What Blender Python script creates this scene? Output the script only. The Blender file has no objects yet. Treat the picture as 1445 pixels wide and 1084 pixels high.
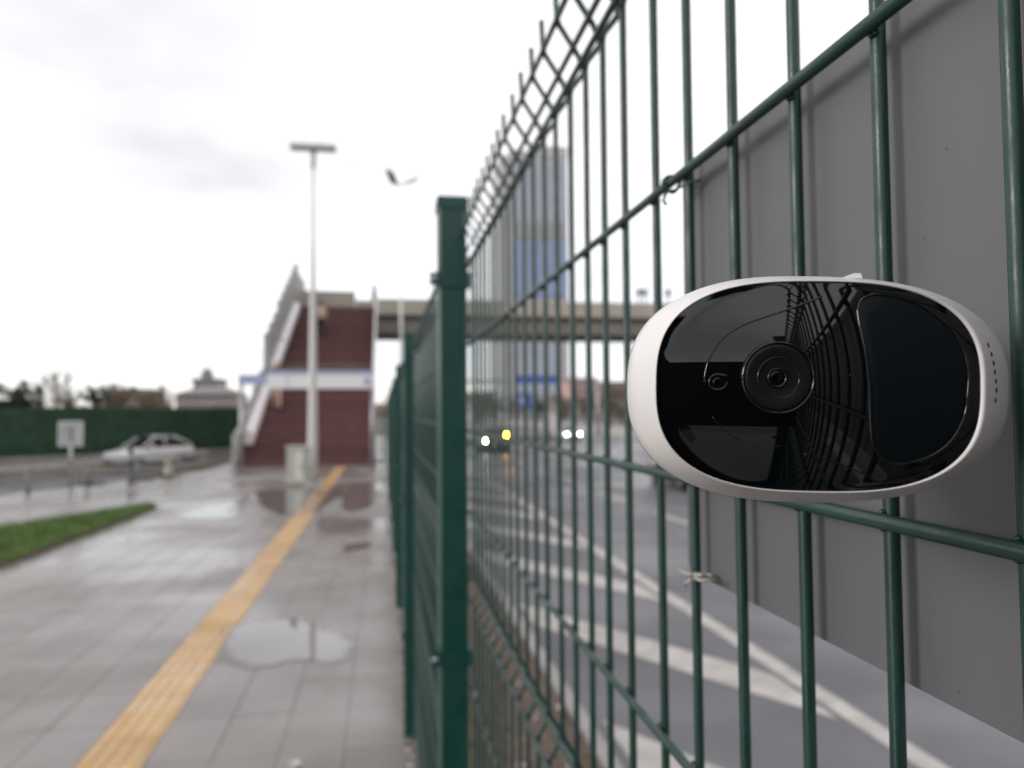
import bpy, bmesh, math, random
from mathutils import Vector, Matrix, noise
from mathutils.bvhtree import BVHTree
random.seed(7)
R = math.radians
S = bpy.context.scene
col = S.collection

# ------------------------------------------------------------------ camera
EYE = 1.6
YAW, PITCH, ROLL = 9.505, 2.044, -0.4
FPX, IW, IH = 1085.0, 1445.0, 1084.0
fw = Vector((math.sin(R(YAW))*math.cos(R(PITCH)), math.cos(R(YAW))*math.cos(R(PITCH)), math.sin(R(PITCH))))
_rt = Vector((math.cos(R(YAW)), -math.sin(R(YAW)), 0.0)); _up = _rt.cross(fw)
rt = _rt*math.cos(R(ROLL)) + _up*math.sin(R(ROLL)); up = _up*math.cos(R(ROLL)) - _rt*math.sin(R(ROLL))
cd = bpy.data.cameras.new('camera'); cam = bpy.data.objects.new('camera', cd); col.objects.link(cam)
cam.matrix_world = Matrix(((rt.x, up.x, -fw.x, 0), (rt.y, up.y, -fw.y, 0), (rt.z, up.z, -fw.z, EYE), (0, 0, 0, 1)))
cd.sensor_width = 36.0; cd.lens = FPX/IW*36.0; cd.clip_start = 0.01; cd.clip_end = 6000
cd.dof.use_dof = True; cd.dof.focus_distance = 0.185; cd.dof.aperture_fstop = 14.0
S.camera = cam

# ------------------------------------------------------------------ sky, sun, exposure
SUN_AZ, SUN_EL = R(-101), R(15)          # azimuth measured from +Y towards +X
w = bpy.data.worlds.new('World'); S.world = w; w.use_nodes = True
nt = w.node_tree; nt.nodes.clear(); N = nt.nodes.new; L = nt.links.new
out = N('ShaderNodeOutputWorld'); bg = N('ShaderNodeBackground'); bg.inputs['Strength'].default_value = 0.1
sky = N('ShaderNodeTexSky'); sky.sky_type = 'NISHITA'; sky.sun_disc = False
sky.sun_elevation = SUN_EL; sky.sun_rotation = SUN_AZ
tc = N('ShaderNodeTexCoord'); sep = N('ShaderNodeSeparateXYZ'); L(tc.outputs['Generated'], sep.inputs[0])
def wm(op, a, b):
    n = N('ShaderNodeMath'); n.operation = op
    for i, v in enumerate((a, b)):
        if isinstance(v, (int, float)): n.inputs[i].default_value = v
        else: L(v, n.inputs[i])
    return n.outputs[0]
zz = wm('MAXIMUM', sep.outputs['Z'], 0.0)
den = wm('ADD', zz, 0.18)
cmb = N('ShaderNodeCombineXYZ'); L(wm('DIVIDE', sep.outputs['X'], den), cmb.inputs[0]); L(wm('DIVIDE', sep.outputs['Y'], den), cmb.inputs[1])
nz = N('ShaderNodeTexNoise'); nz.inputs['Scale'].default_value = 0.55; nz.inputs['Detail'].default_value = 5; nz.inputs['Roughness'].default_value = 0.5
L(cmb.outputs[0], nz.inputs['Vector'])
rp = N('ShaderNodeValToRGB'); L(nz.outputs['Fac'], rp.inputs[0])
rp.color_ramp.elements[0].position = 0.39; rp.color_ramp.elements[0].color = (9.35, 9.1, 9.55, 1)
rp.color_ramp.elements[1].position = 0.56; rp.color_ramp.elements[1].color = (15.2, 14.9, 15.2, 1)
hz = N('ShaderNodeMapRange'); L(sep.outputs['Z'], hz.inputs['Value']); hz.inputs['From Min'].default_value = 0.02; hz.inputs['From Max'].default_value = 0.26
hz.inputs['To Min'].default_value = 1.0; hz.inputs['To Max'].default_value = 0.0; hz.clamp = True
mh = N('ShaderNodeMix'); mh.data_type = 'RGBA'; L(wm('MULTIPLY', hz.outputs[0], 0.75), mh.inputs['Factor']); L(rp.outputs[0], mh.inputs[6]); mh.inputs[7].default_value = (12.8, 13.9, 14.5, 1)
hw = N('ShaderNodeMapRange'); L(sep.outputs['Z'], hw.inputs['Value']); hw.inputs['From Min'].default_value = 0.0; hw.inputs['From Max'].default_value = 0.07
hw.inputs['To Min'].default_value = 1.0; hw.inputs['To Max'].default_value = 0.0
mw = N('ShaderNodeMix'); mw.data_type = 'RGBA'; L(wm('MULTIPLY', hw.outputs[0], 0.8), mw.inputs['Factor']); L(mh.outputs[2], mw.inputs[6]); mw.inputs[7].default_value = (13.2, 12.4, 10.9, 1)
mx = N('ShaderNodeMix'); mx.data_type = 'RGBA'; mx.inputs['Factor'].default_value = 0.88
L(sky.outputs[0], mx.inputs[6]); L(mw.outputs[2], mx.inputs[7]); L(mx.outputs[2], bg.inputs['Color']); L(bg.outputs[0], out.inputs['Surface'])

sd = bpy.data.lights.new('sun', 'SUN'); sd.energy = 2.0; sd.angle = R(17); sd.color = (1.0, 0.95, 0.89)
sun = bpy.data.objects.new('sun', sd); col.objects.link(sun)
sdir = Vector((math.sin(SUN_AZ)*math.cos(SUN_EL), math.cos(SUN_AZ)*math.cos(SUN_EL), math.sin(SUN_EL)))
sun.rotation_euler = (-sdir).to_track_quat('-Z', 'Y').to_euler()
S.view_settings.view_transform = 'Standard'; S.view_settings.look = 'None'; S.view_settings.exposure = 0.0; S.view_settings.gamma = 1.0
S.view_settings.use_curve_mapping = False

# ------------------------------------------------------------------ where a pixel's ray meets a plane
def ray(px, py): return rt*((px-IW/2)/FPX) - up*((py-IH/2)/FPX) + fw
def PZ(px, py, z):
    d = ray(px, py); p = d*((z-EYE)/d.z); return Vector((p.x, p.y, z))
def PY(px, py, y):
    d = ray(px, py); p = d*(y/d.y); return Vector((p.x, p.y, p.z+EYE))
def PX(px, py, x):
    d = ray(px, py); p = d*(x/d.x); return Vector((p.x, p.y, p.z+EYE))

# ------------------------------------------------------------------ materials
def mat(name, c, rough=0.6, metal=0.0, c2=None, scale=8.0, var=0.0, bump=0.0, bscale=None, coat=0.0, rough2=None, rscale=2.0, spec=0.5,
        emit=None, estr=0.0, stretch=None, detail=4.0, coords='Object', ior=1.5):
    m = bpy.data.materials.new(name); m.use_nodes = True
    t = m.node_tree; b = t.nodes['Principled BSDF']; n = t.nodes.new; l = t.links.new
    b.inputs['Base Color'].default_value = (*c, 1); b.inputs['Roughness'].default_value = rough; b.inputs['Metallic'].default_value = metal
    b.inputs['Specular IOR Level'].default_value = spec; b.inputs['Coat Weight'].default_value = coat; b.inputs['Coat Roughness'].default_value = 0.06
    b.inputs['IOR'].default_value = ior
    tcn = n('ShaderNodeTexCoord'); vec = tcn.outputs[coords]
    if stretch:
        mp = n('ShaderNodeMapping'); mp.inputs['Scale'].default_value = stretch; l(vec, mp.inputs['Vector']); vec = mp.outputs[0]
    src = None
    if c2:
        tx = n('ShaderNodeTexNoise'); tx.inputs['Scale'].default_value = scale; tx.inputs['Detail'].default_value = detail; l(vec, tx.inputs['Vector'])
        mr = n('ShaderNodeMapRange'); mr.inputs['From Min'].default_value = 0.35; mr.inputs['From Max'].default_value = 0.65; l(tx.outputs['Fac'], mr.inputs['Value'])
        mxx = n('ShaderNodeMix'); mxx.data_type = 'RGBA'; mxx.inputs[6].default_value = (*c, 1); mxx.inputs[7].default_value = (*c2, 1)
        l(mr.outputs[0], mxx.inputs['Factor']); src = mxx.outputs[2]
    if var:
        oi = n('ShaderNodeObjectInfo'); hs = n('ShaderNodeHueSaturation')
        mr2 = n('ShaderNodeMapRange'); mr2.inputs['To Min'].default_value = 1-var; mr2.inputs['To Max'].default_value = 1+var
        l(oi.outputs['Random'], mr2.inputs['Value']); l(mr2.outputs[0], hs.inputs['Value'])
        if src: l(src, hs.inputs['Color'])
        else: hs.inputs['Color'].default_value = (*c, 1)
        src = hs.outputs[0]
    if src: l(src, b.inputs['Base Color'])
    if rough2 is not None:
        tr = n('ShaderNodeTexNoise'); tr.inputs['Scale'].default_value = rscale; tr.inputs['Detail'].default_value = 3
        l(tcn.outputs['Object'] if not stretch else vec, tr.inputs['Vector'])
        m3 = n('ShaderNodeMapRange'); m3.inputs['From Min'].default_value = 0.38; m3.inputs['From Max'].default_value = 0.62
        m3.inputs['To Min'].default_value = rough; m3.inputs['To Max'].default_value = rough2; l(tr.outputs['Fac'], m3.inputs['Value']); l(m3.outputs[0], b.inputs['Roughness'])
    if bump:
        tb = n('ShaderNodeTexNoise'); tb.inputs['Scale'].default_value = bscale or scale*3; tb.inputs['Detail'].default_value = 5; l(vec, tb.inputs['Vector'])
        bn = n('ShaderNodeBump'); bn.inputs['Strength'].default_value = bump; bn.inputs['Distance'].default_value = 0.01
        l(tb.outputs['Fac'], bn.inputs['Height']); l(bn.outputs[0], b.inputs['Normal'])
    if emit:
        b.inputs['Emission Color'].default_value = (*emit, 1); b.inputs['Emission Strength'].default_value = estr
    return m
def wet(name, c, c2, var, rlo, rhi, rscale, bump, bscale, nscale):
    """wet stone: colour, gloss and relief follow the world position, so neighbouring slabs share one film of water"""
    m = bpy.data.materials.new(name); m.use_nodes = True; t = m.node_tree; b = t.nodes['Principled BSDF']; n = t.nodes.new; l = t.links.new
    g = n('ShaderNodeNewGeometry')
    tx = n('ShaderNodeTexNoise'); tx.inputs['Scale'].default_value = nscale; tx.inputs['Detail'].default_value = 6; l(g.outputs['Position'], tx.inputs['Vector'])
    mr = n('ShaderNodeMapRange'); mr.inputs['From Min'].default_value = .36; mr.inputs['From Max'].default_value = .64; l(tx.outputs['Fac'], mr.inputs['Value'])
    mxx = n('ShaderNodeMix'); mxx.data_type = 'RGBA'; mxx.inputs[6].default_value = (*c, 1); mxx.inputs[7].default_value = (*c2, 1); l(mr.outputs[0], mxx.inputs['Factor'])
    oi = n('ShaderNodeObjectInfo'); hs = n('ShaderNodeHueSaturation'); m2 = n('ShaderNodeMapRange'); m2.inputs['To Min'].default_value = 1-var; m2.inputs['To Max'].default_value = 1+var
    l(oi.outputs['Random'], m2.inputs['Value']); l(m2.outputs[0], hs.inputs['Value']); l(mxx.outputs[2], hs.inputs['Color']); l(hs.outputs[0], b.inputs['Base Color'])
    tr = n('ShaderNodeTexNoise'); tr.inputs['Scale'].default_value = rscale; tr.inputs['Detail'].default_value = 4; l(g.outputs['Position'], tr.inputs['Vector'])
    m3 = n('ShaderNodeMapRange'); m3.inputs['From Min'].default_value = .38; m3.inputs['From Max'].default_value = .6; m3.inputs['To Min'].default_value = rlo; m3.inputs['To Max'].default_value = rhi
    l(tr.outputs['Fac'], m3.inputs['Value']); l(m3.outputs[0], b.inputs['Roughness'])
    tb = n('ShaderNodeTexNoise'); tb.inputs['Scale'].default_value = bscale; tb.inputs['Detail'].default_value = 4; l(g.outputs['Position'], tb.inputs['Vector'])
    bn = n('ShaderNodeBump'); bn.inputs['Strength'].default_value = bump; bn.inputs['Distance'].default_value = .005; l(tb.outputs['Fac'], bn.inputs['Height']); l(bn.outputs[0], b.inputs['Normal'])
    return m

M = {}
M['green'] = mat('green_powder_coat', (.0010, .0215, .0160), .30, c2=(.0028, .032, .0245), scale=26, rough2=.52, rscale=45, bump=.045, bscale=500, spec=.5)
M['green_far'] = mat('green_wire_paint', (.0015, .027, .021), .36, spec=.42)
M['post'] = mat('green_post_paint', (.0012, .036, .0275), .32, c2=(.0025, .042, .033), scale=20, spec=.42, rough2=.48, rscale=12, bump=.05, bscale=300)
M['bolt'] = mat('zinc_bolt', (.30, .31, .31), .4, 1.0)
M['slab'] = wet('wet_paving_stone', (.152, .136, .123), (.198, .180, .165), .08, .07, .44, .5, .2, 60, 1.6)
M['grout'] = mat('wet_joint_sand', (.125, .113, .103), .35, c2=(.15, .137, .125), scale=6)
M['yellow'] = wet('yellow_tactile_concrete', (.43, .255, .09), (.50, .325, .14), .10, .16, .5, .9, .3, 80, 3.0)
M['water'] = mat('puddle_water', (.16, .150, .142), .012, spec=.6, ior=1.8, bump=.015, bscale=3)
M['asphalt'] = wet('damp_asphalt', (.062, .062, .068), (.108, .108, .115), .0, .28, .55, .35, .6, 90, .45)
M['paint'] = mat('road_paint', (.47, .44, .40), .5, c2=(.33, .31, .285), scale=3.5, detail=8, coords='Object')
M['concrete'] = mat('pale_concrete', (.36, .35, .33), .7, c2=(.27, .26, .25), scale=1.5, bump=.2)
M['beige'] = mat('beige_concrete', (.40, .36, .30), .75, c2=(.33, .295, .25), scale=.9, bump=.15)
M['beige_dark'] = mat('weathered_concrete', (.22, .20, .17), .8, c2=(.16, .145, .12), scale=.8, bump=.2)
M['girder'] = mat('girder_steel_and_gap_shade', (.028, .034, .034), .6)
M['maroon'] = mat('maroon_step_stone', (.098, .036, .037), .55, c2=(.130, .050, .048), scale=2.5, var=.16)
M['panel_clad'] = mat('grey_cladding_panel', (.33, .315, .30), .5, c2=(.28, .27, .255), scale=2)
M['pale_infill'] = mat('pale_railing_panel', (.74, .70, .69), .5)
M['white_metal'] = mat('white_enamel', (.66, .66, .66), .28)
M['galv'] = mat('galvanised_steel', (.40, .40, .40), .42, .55, c2=(.30, .30, .30), scale=6)
M['rail_dark'] = mat('weathered_rail', (.13, .125, .12), .5, .2, c2=(.19, .18, .17), scale=3)
M['pole'] = mat('lamp_pole_grey', (.46, .45, .45), .45, .1)
M['lampdark'] = mat('lamp_dark_grey', (.05, .06, .065), .5)
M['blue'] = mat('sign_blue', (.03, .09, .34), .4)
M['bluegrey'] = mat('fascia_blue_grey', (.30, .34, .48), .4)
M['soil'] = mat('brown_soil', (.085, .055, .038), .9, c2=(.13, .088, .062), scale=6, bump=.8, bscale=20)
M['grass'] = mat('turf_green', (.05, .125, .02), .6, c2=(.12, .19, .04), scale=2.2)
M['leaf'] = mat('dead_leaf', (.10, .065, .045), .7, c2=(.15, .12, .095), scale=9)
M['hedge'] = mat('artificial_hedge', (.014, .050, .026), .6, c2=(.024, .078, .038), scale=2.0, bump=.6, bscale=30)
M['ground'] = mat('far_ground', (.12, .115, .10), .9, c2=(.16, .15, .13), scale=.02)
M['sheet'] = mat('grey_sheet_metal', (.080, .081, .090), .50, c2=(.092, .093, .101), scale=9, stretch=(1, 2.2, .35), bump=.015, bscale=420, rough2=.58, rscale=9, spec=.55)
M['speck'] = mat('dirt_speck', (.05, .045, .045), .7)
M['tie'] = mat('wire_tie_steel', (.32, .30, .28), .5, .4)
M['shell'] = mat('white_satin_plastic', (.585, .568, .562), .34, c2=(.60, .585, .58), scale=30, spec=.45, bump=.012, bscale=1500)
M['gloss'] = mat('black_gloss_glass', (.0014, .0015, .0022), .02, spec=.5, ior=1.58)
M['lensblack'] = mat('lens_black', (.003, .0034, .0045), .42, spec=.25)
M['lensglass'] = mat('lens_glass', (.001, .001, .002), .05, spec=.3)
M['pir'] = mat('sensor_window', (.0030, .0052, .0068), .36, spec=.16, bump=.01, bscale=900)
M['hole'] = mat('speaker_hole', (.06, .055, .055), .8)
M['tyre'] = mat('tyre_rubber', (.015, .015, .016), .8)
M['rim'] = mat('alloy_rim', (.4, .4, .42), .35, .8)
M['carglass'] = mat('car_glass', (.012, .015, .017), .05, spec=.8)
M['black_trim'] = mat('black_trim', (.012, .012, .013), .5)
M['head'] = mat('headlamp_lit', (.9, .9, .9), .3, emit=(.93, 1.0, .72), estr=55)
M['head_bright'] = mat('headlamp_bright', (.9, .9, .9), .3, emit=(.95, 1.0, .70), estr=190)
M['headoff'] = mat('headlamp_clear', (.7, .72, .72), .1)
M['amber'] = mat('indicator_lit', (.9, .4, .05), .3, emit=(1.0, .40, .015), estr=300)
M['red'] = mat('tail_lamp', (.35, .02, .02), .25)
M['plate'] = mat('number_plate', (.7, .7, .68), .4)
M['bark'] = mat('bark', (.07, .055, .045), .9, c2=(.11, .09, .075), scale=4, bump=.5)
M['twig'] = mat('bare_twig', (.13, .105, .085), .9)
M['dryleaf'] = mat('brown_foliage', (.13, .10, .07), .8, c2=(.19, .145, .10), scale=.8)
M['pine'] = mat('dark_needles', (.022, .034, .018), .8, c2=(.04, .055, .028), scale=.7)
M['olive'] = mat('olive_foliage', (.055, .065, .03), .8, c2=(.09, .10, .05), scale=.7)
M['tower_stone'] = mat('tower_beige_cladding', (.42, .415, .43), .7)
M['tower_glass'] = mat('tower_blue_glass', (.15, .24, .42), .25, c2=(.19, .29, .47), scale=.08, spec=.6)
M['tower_pale'] = mat('tower_pale_glass', (.35, .40, .50), .3, c2=(.39, .44, .54), scale=.08)
M['bldg_brown'] = mat('brown_render', (.25, .21, .19), .85, c2=(.30, .26, .235), scale=.3)
M['bldg_grey'] = mat('grey_render', (.33, .32, .32), .85)
M['bldg_pink'] = mat('pinkish_render', (.38, .25, .235), .85)
M['roof'] = mat('grey_roof', (.19, .18, .18), .8)
M['roofred'] = mat('red_roof', (.26, .09, .07), .8)
M['window'] = mat('window_pane', (.05, .06, .07), .15)
M['cab'] = mat('cabinet_grey_green', (.40, .41, .345), .5, c2=(.34, .35, .29), scale=3)
M['cabdoor'] = mat('cabinet_pale_door', (.52, .52, .47), .45)
M['skin'] = mat('skin', (.45, .23, .16), .6)
M['hair'] = mat('hair_auburn', (.30, .10, .055), .7)
M['hairdark'] = mat('hair_dark', (.02, .015, .012), .7)
M['jacket'] = mat('dark_jacket', (.018, .018, .028), .8)
M['trouser'] = mat('beige_trousers', (.42, .31, .24), .8)
M['coat'] = mat('beige_coat', (.48, .38, .30), .8)
M['shoe'] = mat('shoe_dark', (.03, .022, .02), .7)
M['litter'] = mat('white_paper', (.5, .5, .48), .6)

def film(m):
    """water film: covers where it is deep, breaks up along a ragged margin"""
    t = m.node_tree; b = t.nodes['Principled BSDF']; n = t.nodes.new; l = t.links.new
    a = n('ShaderNodeAttribute'); a.attribute_name = 'depth'; g = n('ShaderNodeNewGeometry'); x_ = n('ShaderNodeTexNoise'); x_.inputs['Scale'].default_value = 5; x_.inputs['Detail'].default_value = 5; l(g.outputs['Position'], x_.inputs['Vector'])
    ad = n('ShaderNodeMath'); ad.operation = 'MULTIPLY_ADD'; l(x_.outputs['Fac'], ad.inputs[0]); ad.inputs[1].default_value = 1.1; l(a.outputs['Fac'], ad.inputs[2])
    mr = n('ShaderNodeMapRange'); mr.interpolation_type = 'SMOOTHSTEP'; mr.inputs['From Min'].default_value = .62; mr.inputs['From Max'].default_value = 1.18; l(ad.outputs[0], mr.inputs['Value']); l(mr.outputs[0], b.inputs['Alpha'])
film(M['water'])

# ------------------------------------------------------------------ geometry helpers
class MB:
    def __init__(s): s.v = []; s.f = []; s.mi = []; s.cur = 0
    def add(s, vs, fs):
        o = len(s.v); s.v += [Vector(p) for p in vs]; s.f += [tuple(i+o for i in q) for q in fs]; s.mi += [s.cur]*len(fs); return s
    def box(s, x0, x1, y0, y1, z0, z1, m=None):
        vs = [Vector((x, y, z)) for x in (x0, x1) for y in (y0, y1) for z in (z0, z1)]
        if m is not None: vs = [m @ p for p in vs]
        return s.add(vs, [(0, 1, 3, 2), (4, 6, 7, 5), (0, 4, 5, 1), (2, 3, 7, 6), (0, 2, 6, 4), (1, 5, 7, 3)])
    def cham(s, x0, x1, y0, y1, z0, z1, c, m=None):
        """box with chamfered upper edges"""
        vs = [Vector(p) for p in ((x0, y0, z0), (x1, y0, z0), (x1, y1, z0), (x0, y1, z0), (x0, y0, z1-c), (x1, y0, z1-c), (x1, y1, z1-c), (x0, y1, z1-c),
              (x0+c, y0+c, z1), (x1-c, y0+c, z1), (x1-c, y1-c, z1), (x0+c, y1-c, z1))]
        if m is not None: vs = [m @ p for p in vs]
        fs = [(3, 2, 1, 0), (8, 9, 10, 11)]
        for a, b in ((0, 4), (4, 8)):
            for i in range(4): fs.append((a+i, a+(i+1) % 4, b+(i+1) % 4, b+i))
        return s.add(vs, fs)
    def tube(s, pts, r, n=8, caps=True):
        pts = [Vector(p) for p in pts]; k = len(pts); rs = r if isinstance(r, (list, tuple)) else [r]*k
        vs = []; prev = None
        for i, p in enumerate(pts):
            t = (pts[min(i+1, k-1)] - pts[max(i-1, 0)]).normalized()
            if prev is None:
                a = Vector((0, 0, 1)) if abs(t.z) < .9 else Vector((1, 0, 0)); u = t.cross(a).normalized()
            else: u = (prev - t*prev.dot(t)).normalized()
            prev = u; v = t.cross(u)
            for j in range(n):
                an = 2*math.pi*j/n; vs.append(p + (u*math.cos(an) + v*math.sin(an))*rs[i])
        fs = [(i*n+j, i*n+(j+1) % n, (i+1)*n+(j+1) % n, (i+1)*n+j) for i in range(k-1) for j in range(n)]
        if caps: fs += [tuple(range(n-1, -1, -1)), tuple((k-1)*n+j for j in range(n))]
        return s.add(vs, fs)
    def prism(s, poly, z0, z1):
        n = len(poly); vs = [(p[0], p[1], z0) for p in poly] + [(p[0], p[1], z1) for p in poly]
        fs = [tuple(range(n-1, -1, -1)), tuple(range(n, 2*n))] + [(i, (i+1) % n, n+(i+1) % n, n+i) for i in range(n)]
        return s.add(vs, fs)
    def lathe(s, prof, n=40, m=None, close=True):
        vs = []
        for r_, z_ in prof:
            for j in range(n):
                an = 2*math.pi*j/n; p = Vector((r_*math.cos(an), r_*math.sin(an), z_)); vs.append(m @ p if m is not None else p)
        k = len(prof); fs = [(i*n+j, i*n+(j+1) % n, (i+1)*n+(j+1) % n, (i+1)*n+j) for i in range(k-1) for j in range(n)]
        if close: fs += [tuple(range(n-1, -1, -1)), tuple((k-1)*n+j for j in range(n))]
        return s.add(vs, fs)
    def loft(s, secs, caps=True, closed=True):
        n = len(secs[0]); vs = [p for q in secs for p in q]; k = len(secs)
        fs = [(i*n+j, i*n+(j+1) % n, (i+1)*n+(j+1) % n, (i+1)*n+j) for i in range(k-1) for j in range(n if closed else n-1)]
        if caps: fs += [tuple(range(n-1, -1, -1)), tuple((k-1)*n+j for j in range(n))]
        return s.add(vs, fs)
    def mesh(s, name, mats, smooth=False, origin=None):
        me = bpy.data.meshes.new(name); o = Vector(origin) if origin is not None else Vector((0, 0, 0))
        me.from_pydata([tuple(p-o) for p in s.v], [], s.f)
        for mm in (mats if isinstance(mats, list) else [mats]): me.materials.append(mm)
        me.polygons.foreach_set('material_index', s.mi)
        if smooth:
            me.polygons.foreach_set('use_smooth', [True]*len(me.polygons))
            if smooth != 'full': me.set_sharp_from_angle(angle=R(40))
        bm = bmesh.new(); bm.from_mesh(me); bmesh.ops.recalc_face_normals(bm, faces=bm.faces); bm.to_mesh(me); bm.free()
        return me
    def build(s, name, mats, parent=None, smooth=False, world=True):
        """links the collected shapes as one object; with world=True the points are world points even under a parent"""
        og = parent_origin(parent) if (parent is not None and world) else None
        o = bpy.data.objects.new(name, s.mesh(name, mats, smooth, og)); col.objects.link(o)
        if parent is not None: o.parent = parent
        return o
def parent_origin(p):
    v = Vector((0, 0, 0))
    while p is not None: v = v + p.location; p = p.parent
    return v
def tag(o, label=None, cat=None, group=None, kind=None):
    if label: o['label'] = label
    if cat: o['category'] = cat
    if group: o['group'] = group
    if kind: o['kind'] = kind
    return o
def thing(name, loc, label, cat, group=None, rz=0.0):
    o = bpy.data.objects.new(name, None); o.empty_display_size = .1; o.location = loc; o.rotation_euler = (0, 0, rz); col.objects.link(o)
    return tag(o, label, cat, group)
def inst(name, me, parent, loc=(0, 0, 0), rot=(0, 0, 0)):
    o = bpy.data.objects.new(name, me); o.location = loc; o.rotation_euler = rot; col.objects.link(o)
    if parent is not None: o.parent = parent
    return o
def kids(o): return [c for c in bpy.data.objects if c.parent is o]
def copy_tree(o, parent=None):
    c = o.copy(); col.objects.link(c)
    if parent is not None: c.parent = parent
    for ch in kids(o): copy_tree(ch, c)
    return c

# ------------------------------------------------------------------ the ground
LOW = -1.2            # level of the main road; the side road lies at -0.75
MID = -0.75
MB().add([(-3000, -800, -1.32), (3000, -800, -1.32), (3000, 4500, -1.32), (-3000, 4500, -1.32)], [(0, 1, 2, 3)]).build('ground', M['ground'])['kind'] = 'structure'
# pavement body: right edge along the fence, left edge along the low railing
rail_px = [(-60, 705), (15, 700), (98, 690), (184, 681), (238, 672), (272, 668)]
railpts = [PZ(x, y, 0) for x, y in rail_px]
rd = (railpts[5]-railpts[1]); rd.z = 0; rd.normalize()
railA = railpts[1] - rd*12; railB = railpts[5] + rd*0.6
pav_poly = [(.17, -5), (.17, 52), (-4.9, 52), (-4.9, railB.y+1.2), (railB.x-.25, railB.y), (railA.x-.25, railA.y), (-14, -5)]
pave = MB().prism(pav_poly, -1.3, -.0045).build('pavement', M['grout']); tag(pave, kind='structure')
def inside(x, y, poly):
    c = False; n = len(poly)
    for i in range(n):
        x1, y1 = poly[i]; x2, y2 = poly[(i+1) % n]
        if (y1 > y) != (y2 > y) and x < (x2-x1)*(y-y1)/(y2-y1)+x1: c = not c
    return c
grass_pts = [PZ(x, y, 0) for x, y in [(0, 748), (60, 739), (120, 730), (175, 720), (210, 715), (221, 717), (205, 724), (150, 745), (95, 765), (45, 785), (0, 802)]]
gl = [(p.x, p.y) for p in grass_pts]
gl = gl + [(gl[-1][0]-2.3, gl[-1][1]-3.2), (gl[0][0]-3.5, gl[0][1]-2.2)]
STRIPX = (-1.385, -1.085)
sw, sl, gap = .30, .50, .0026
slab_mesh = MB().cham(-sw/2+gap/2, sw/2-gap/2, -sl/2+gap/2, sl/2-gap/2, -.02, 0, .0025).mesh('paving_slab', M['slab'])
far = MB(); n_slab = 0
cols = []
x = STRIPX[1]
while x < .15: cols.append((x+sw/2)); x += sw
x = STRIPX[0]
while x > -13: cols.append((x-sw/2)); x -= sw
for ci, cx in enumerate(cols):
    off = .0
    j = 0; yy = 2.3
    while yy < 27:
        cy = yy+sl/2; ok = cx+sw/2 < .17 and inside(cx-.1, cy, pav_poly) and not inside(cx, cy, gl)
        if ok and not (cy > 22.9 and cx < -.3):
            d = Vector((cx, cy, -EYE)); zc = d.dot(fw); u = IW/2+FPX*d.dot(rt)/zc
            if cy < 7.6 and -40 < u < 640 and n_slab < 290:
                inst('paving_slab', slab_mesh, pave, (cx, cy, random.uniform(-.0012, .0012)), (R(random.gauss(0, .12)), R(random.gauss(0, .16)), 0)); n_slab += 1
            elif u > -200 or cy < 7.6:
                m4 = Matrix.Translation((cx, cy, random.uniform(-.0012, .0012))) @ Matrix.Rotation(R(random.gauss(0, .1)), 4, 'X') @ Matrix.Rotation(R(random.gauss(0, .12)), 4, 'Y')
                far.cham(-sw/2+gap/2, sw/2-gap/2, -sl/2+gap/2, sl/2-gap/2, -.02, 0, .004, m4)
        yy += sl
o = far.build('paving_slabs', M['slab'], pave); tag(o, kind='stuff')
# slabs around and behind the stairs are far beyond what can be told apart
MB().add([(-4.85, 27.05, -.004), (.15, 27.05, -.004), (.15, 51.9, -.004), (-4.85, 51.9, -.004)], [(0, 1, 2, 3)]).build('paving_surface', M['slab'], pave)
# yellow tactile strip
tac = thing('tactile_strip', (-1.235, 2.3, 0), None, None); tag(tac, kind='structure')
tb = MB().cham(-.147, .147, -.147, .147, -.02, .002, .003)
for k in range(4):
    cx = -.105+.07*k; tb.cham(cx-.0155, cx+.0155, -.136, .136, .0, .0075, .004)
tact_mesh = tb.mesh('tactile_tile', M['yellow'])
for k in range(70):
    inst('tactile_tile', tact_mesh, tac, (random.uniform(-.0015, .0015), .15+.3*k, random.uniform(-.001, .001)), (0, 0, R(random.gauss(0, .2))+(math.pi if k % 2 else 0)))
# puddles: thin sheets of water with wandering rims
def puddle(px, z=.0035, jit=.05):
    c = [PZ(x, y, z) for x, y in px]; n = len(c); pts = []
    for i in range(n):
        p0, p1, p2, p3 = c[i-1], c[i], c[(i+1) % n], c[(i+2) % n]
        for t in (0, .2, .4, .6, .8):
            q = .5*((2*p1)+(p2-p0)*t+(2*p0-5*p1+4*p2-p3)*t*t+(3*p1-p0-3*p2+p3)*t**3)
            q += Vector((noise.noise(q*5), noise.noise(q*5+Vector((9, 3, 1))), 0))*jit; pts.append(q)
    c0 = sum(pts, Vector((0, 0, 0)))/len(pts); n_ = len(pts)
    b = MB(); rings_ = [[c0+(p-c0)*f for p in pts] for f in (1.18, .62)]; b.loft(rings_, caps=False); b.add(rings_[1], [tuple(range(n_))])
    o = b.build('puddle', M['water']); o['kind'] = 'structure'
    at_ = o.data.attributes.new('depth', 'FLOAT', 'POINT'); at_.data.foreach_set('value', [0.0]*n_+[1.0]*(len(b.v)-n_))
puddle([(312, 920), (322, 888), (352, 876), (420, 874), (446, 878), (462, 890), (492, 897), (492, 925), (470, 938), (420, 932), (372, 940), (330, 938)])
puddle([(484, 781), (487, 770), (505, 766), (524, 765), (518, 773), (498, 778)], jit=.02)
puddle([(352, 705), (352, 694), (420, 690), (478, 690), (470, 706), (440, 722), (405, 727), (375, 716)], jit=.06)
puddle([(484, 716), (490, 692), (524, 690), (527, 708), (510, 720)], jit=.05)
puddle([(246, 728), (290, 716), (334, 712), (318, 722), (336, 728), (290, 733)], jit=.10)
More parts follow.
